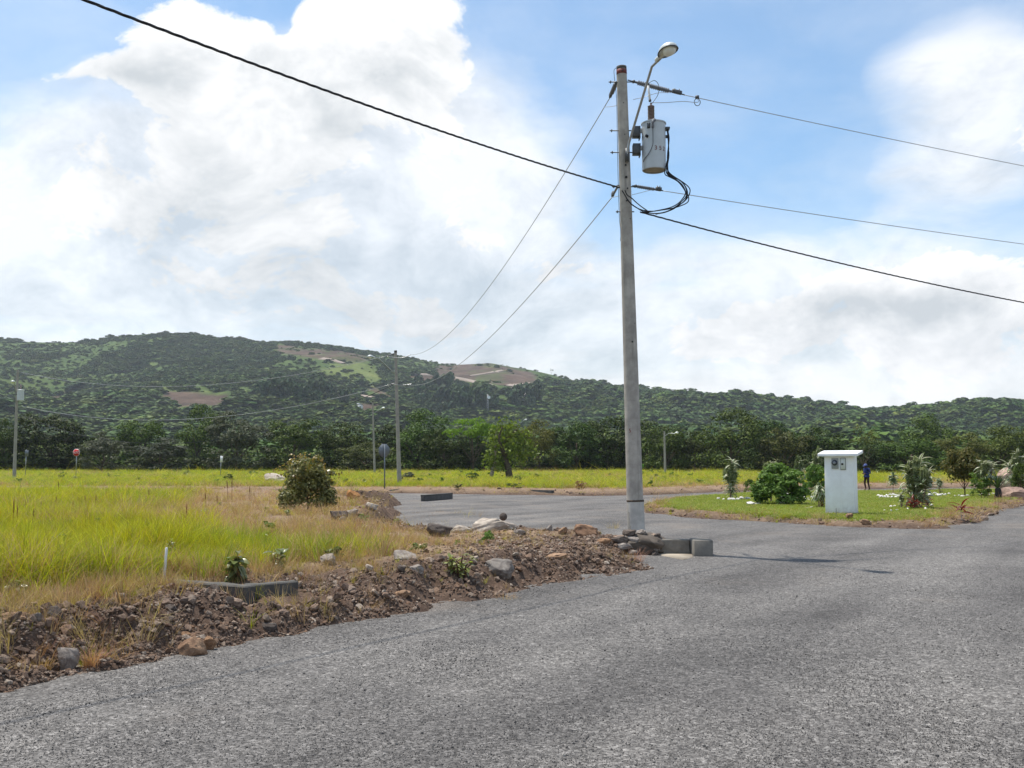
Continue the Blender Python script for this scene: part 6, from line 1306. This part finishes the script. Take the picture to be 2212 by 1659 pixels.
    t = thing('lopped_tree', 'leaning lopped tree with sparse light green leaves standing out in the field', 'tree', b); q = lambda x, y, dy=0.: at(x, y, Y + dy) - b
    tr = MB(); tr.tube(spline([q(1101, 1034), q(1096, 1005), q(1086, 975, .3), q(1098, 945), q(1120, 925, -.4)], 16), np.linspace(.34, .09, 16), 8); tr.tube(spline([q(1092, 985), q(1078, 950, -.5), q(1085, 922, -.6)], 10), np.linspace(.2, .05, 10), 6); tr.tube(spline([q(1112, 934), q(1128, 946, .6), q(1145, 972, .9)], 10), np.linspace(.11, .05, 10), 6)
    obj('trunk', tr.me('trunk', M['bark'], True), t); o = obj('trunk', MB().tube(spline([q(1061, 1031), q(1066, 1010), q(1072, 985), q(1069, 955), q(1074, 925)], 14), np.linspace(.2, .07, 14), 7).me('trunk', M['bark_pale'], True), t); o['label'] = 'thin pale leaning trunk'
    gg = np.random.default_rng(12); cc = np.array([q(x, y, dy) for (x, y, dy) in ((1078, 926, 0), (1095, 920, 0), (1113, 924, .5), (1072, 945, 0), (1063, 960, -.4), (1066, 982, 0), (1085, 950, .8), (1100, 940, -.6), (1118, 945, .8), (1130, 940, 0), (1090, 975, .6), (1100, 968, -.6), (1075, 1000, 0), (1138, 960, .6), (1120, 965, .8), (1106, 992, .2), (1085, 1008, .2), (1058, 998, 0), (1128, 985, .9), (1150, 978, .9))])
    k = np.repeat(np.arange(len(cc)), 95); c = cc[k] + gg.normal(size=(len(k), 3)) * np.array([.40, .45, .36]); L = .34 * gg.uniform(.6, 1.3, len(k)); V, F = leaf_cards(c, unit(gg.normal(size=c.shape) + np.array([0, 0, .5])), L, L * .6, gg)
    o = obj('crown', mesh('crown', V, F, M['leaf_shrub']), t)
    # low green bushes out in the far field
    for k, (x, y0, y1, w, lab) in enumerate(((1022, 1020, 1040, 30, 'small dark bush in the far field left of the lopped tree'), (1110, 1050, 1062, 34, 'low weed patch on the far verge above the dark culvert wall'), (495, 1022, 1042, 24, 'small green bush in the field near the white topped post'), (1256, 1036, 1058, 26, 'brownish shrub on the far verge'), (990, 1044, 1056, 18, 'low bush at the far grass edge above the side road'), (1380, 1000, 1024, 36, 'bright low bush before the tree line near the big pole'), (880, 1020, 1040, 40, 'pale low bush patch in the far field beyond the wired pole'), (690, 1060, 1078, 26, 'small dry bush right of the field bush'))):
        p = spot(x, y1); s = p[1] / FPX; bushy('low_bush', lab, 'bush', p, w * s, (y1 - y0) * s, ('leaf_mid', 'leaf_mid', 'leaf_mid', 'leaf_bush_red', 'leaf_olive', 'leaf_bright', 'leaf_grey', 'leaf_olive')[k], 730 + k, .1, nclump=14, nleaf=50)
    for (x, y) in ((1200 * .407 / 1, 0),): pass
wayside()

# ---------------------------------------------------------------- air
def haze():
    mb = MB().box((0, 750, 149.), (3900, 3300, 302.)); me = mb.me('haze', None); m, t = new_mat('pale_air')
    v = t.new('ShaderNodeVolumePrincipled', {'Color': (.84, .91, 1., 1), 'Density': HAZE, 'Anisotropy': .2}); t.l.new(v.outputs[0], t.out.inputs[1]); me.materials.append(m)
    o = obj('haze', me); tag(o, 'thin pale air over the fields and hill', None, None, 'stuff')
HAZE = .00012
haze()
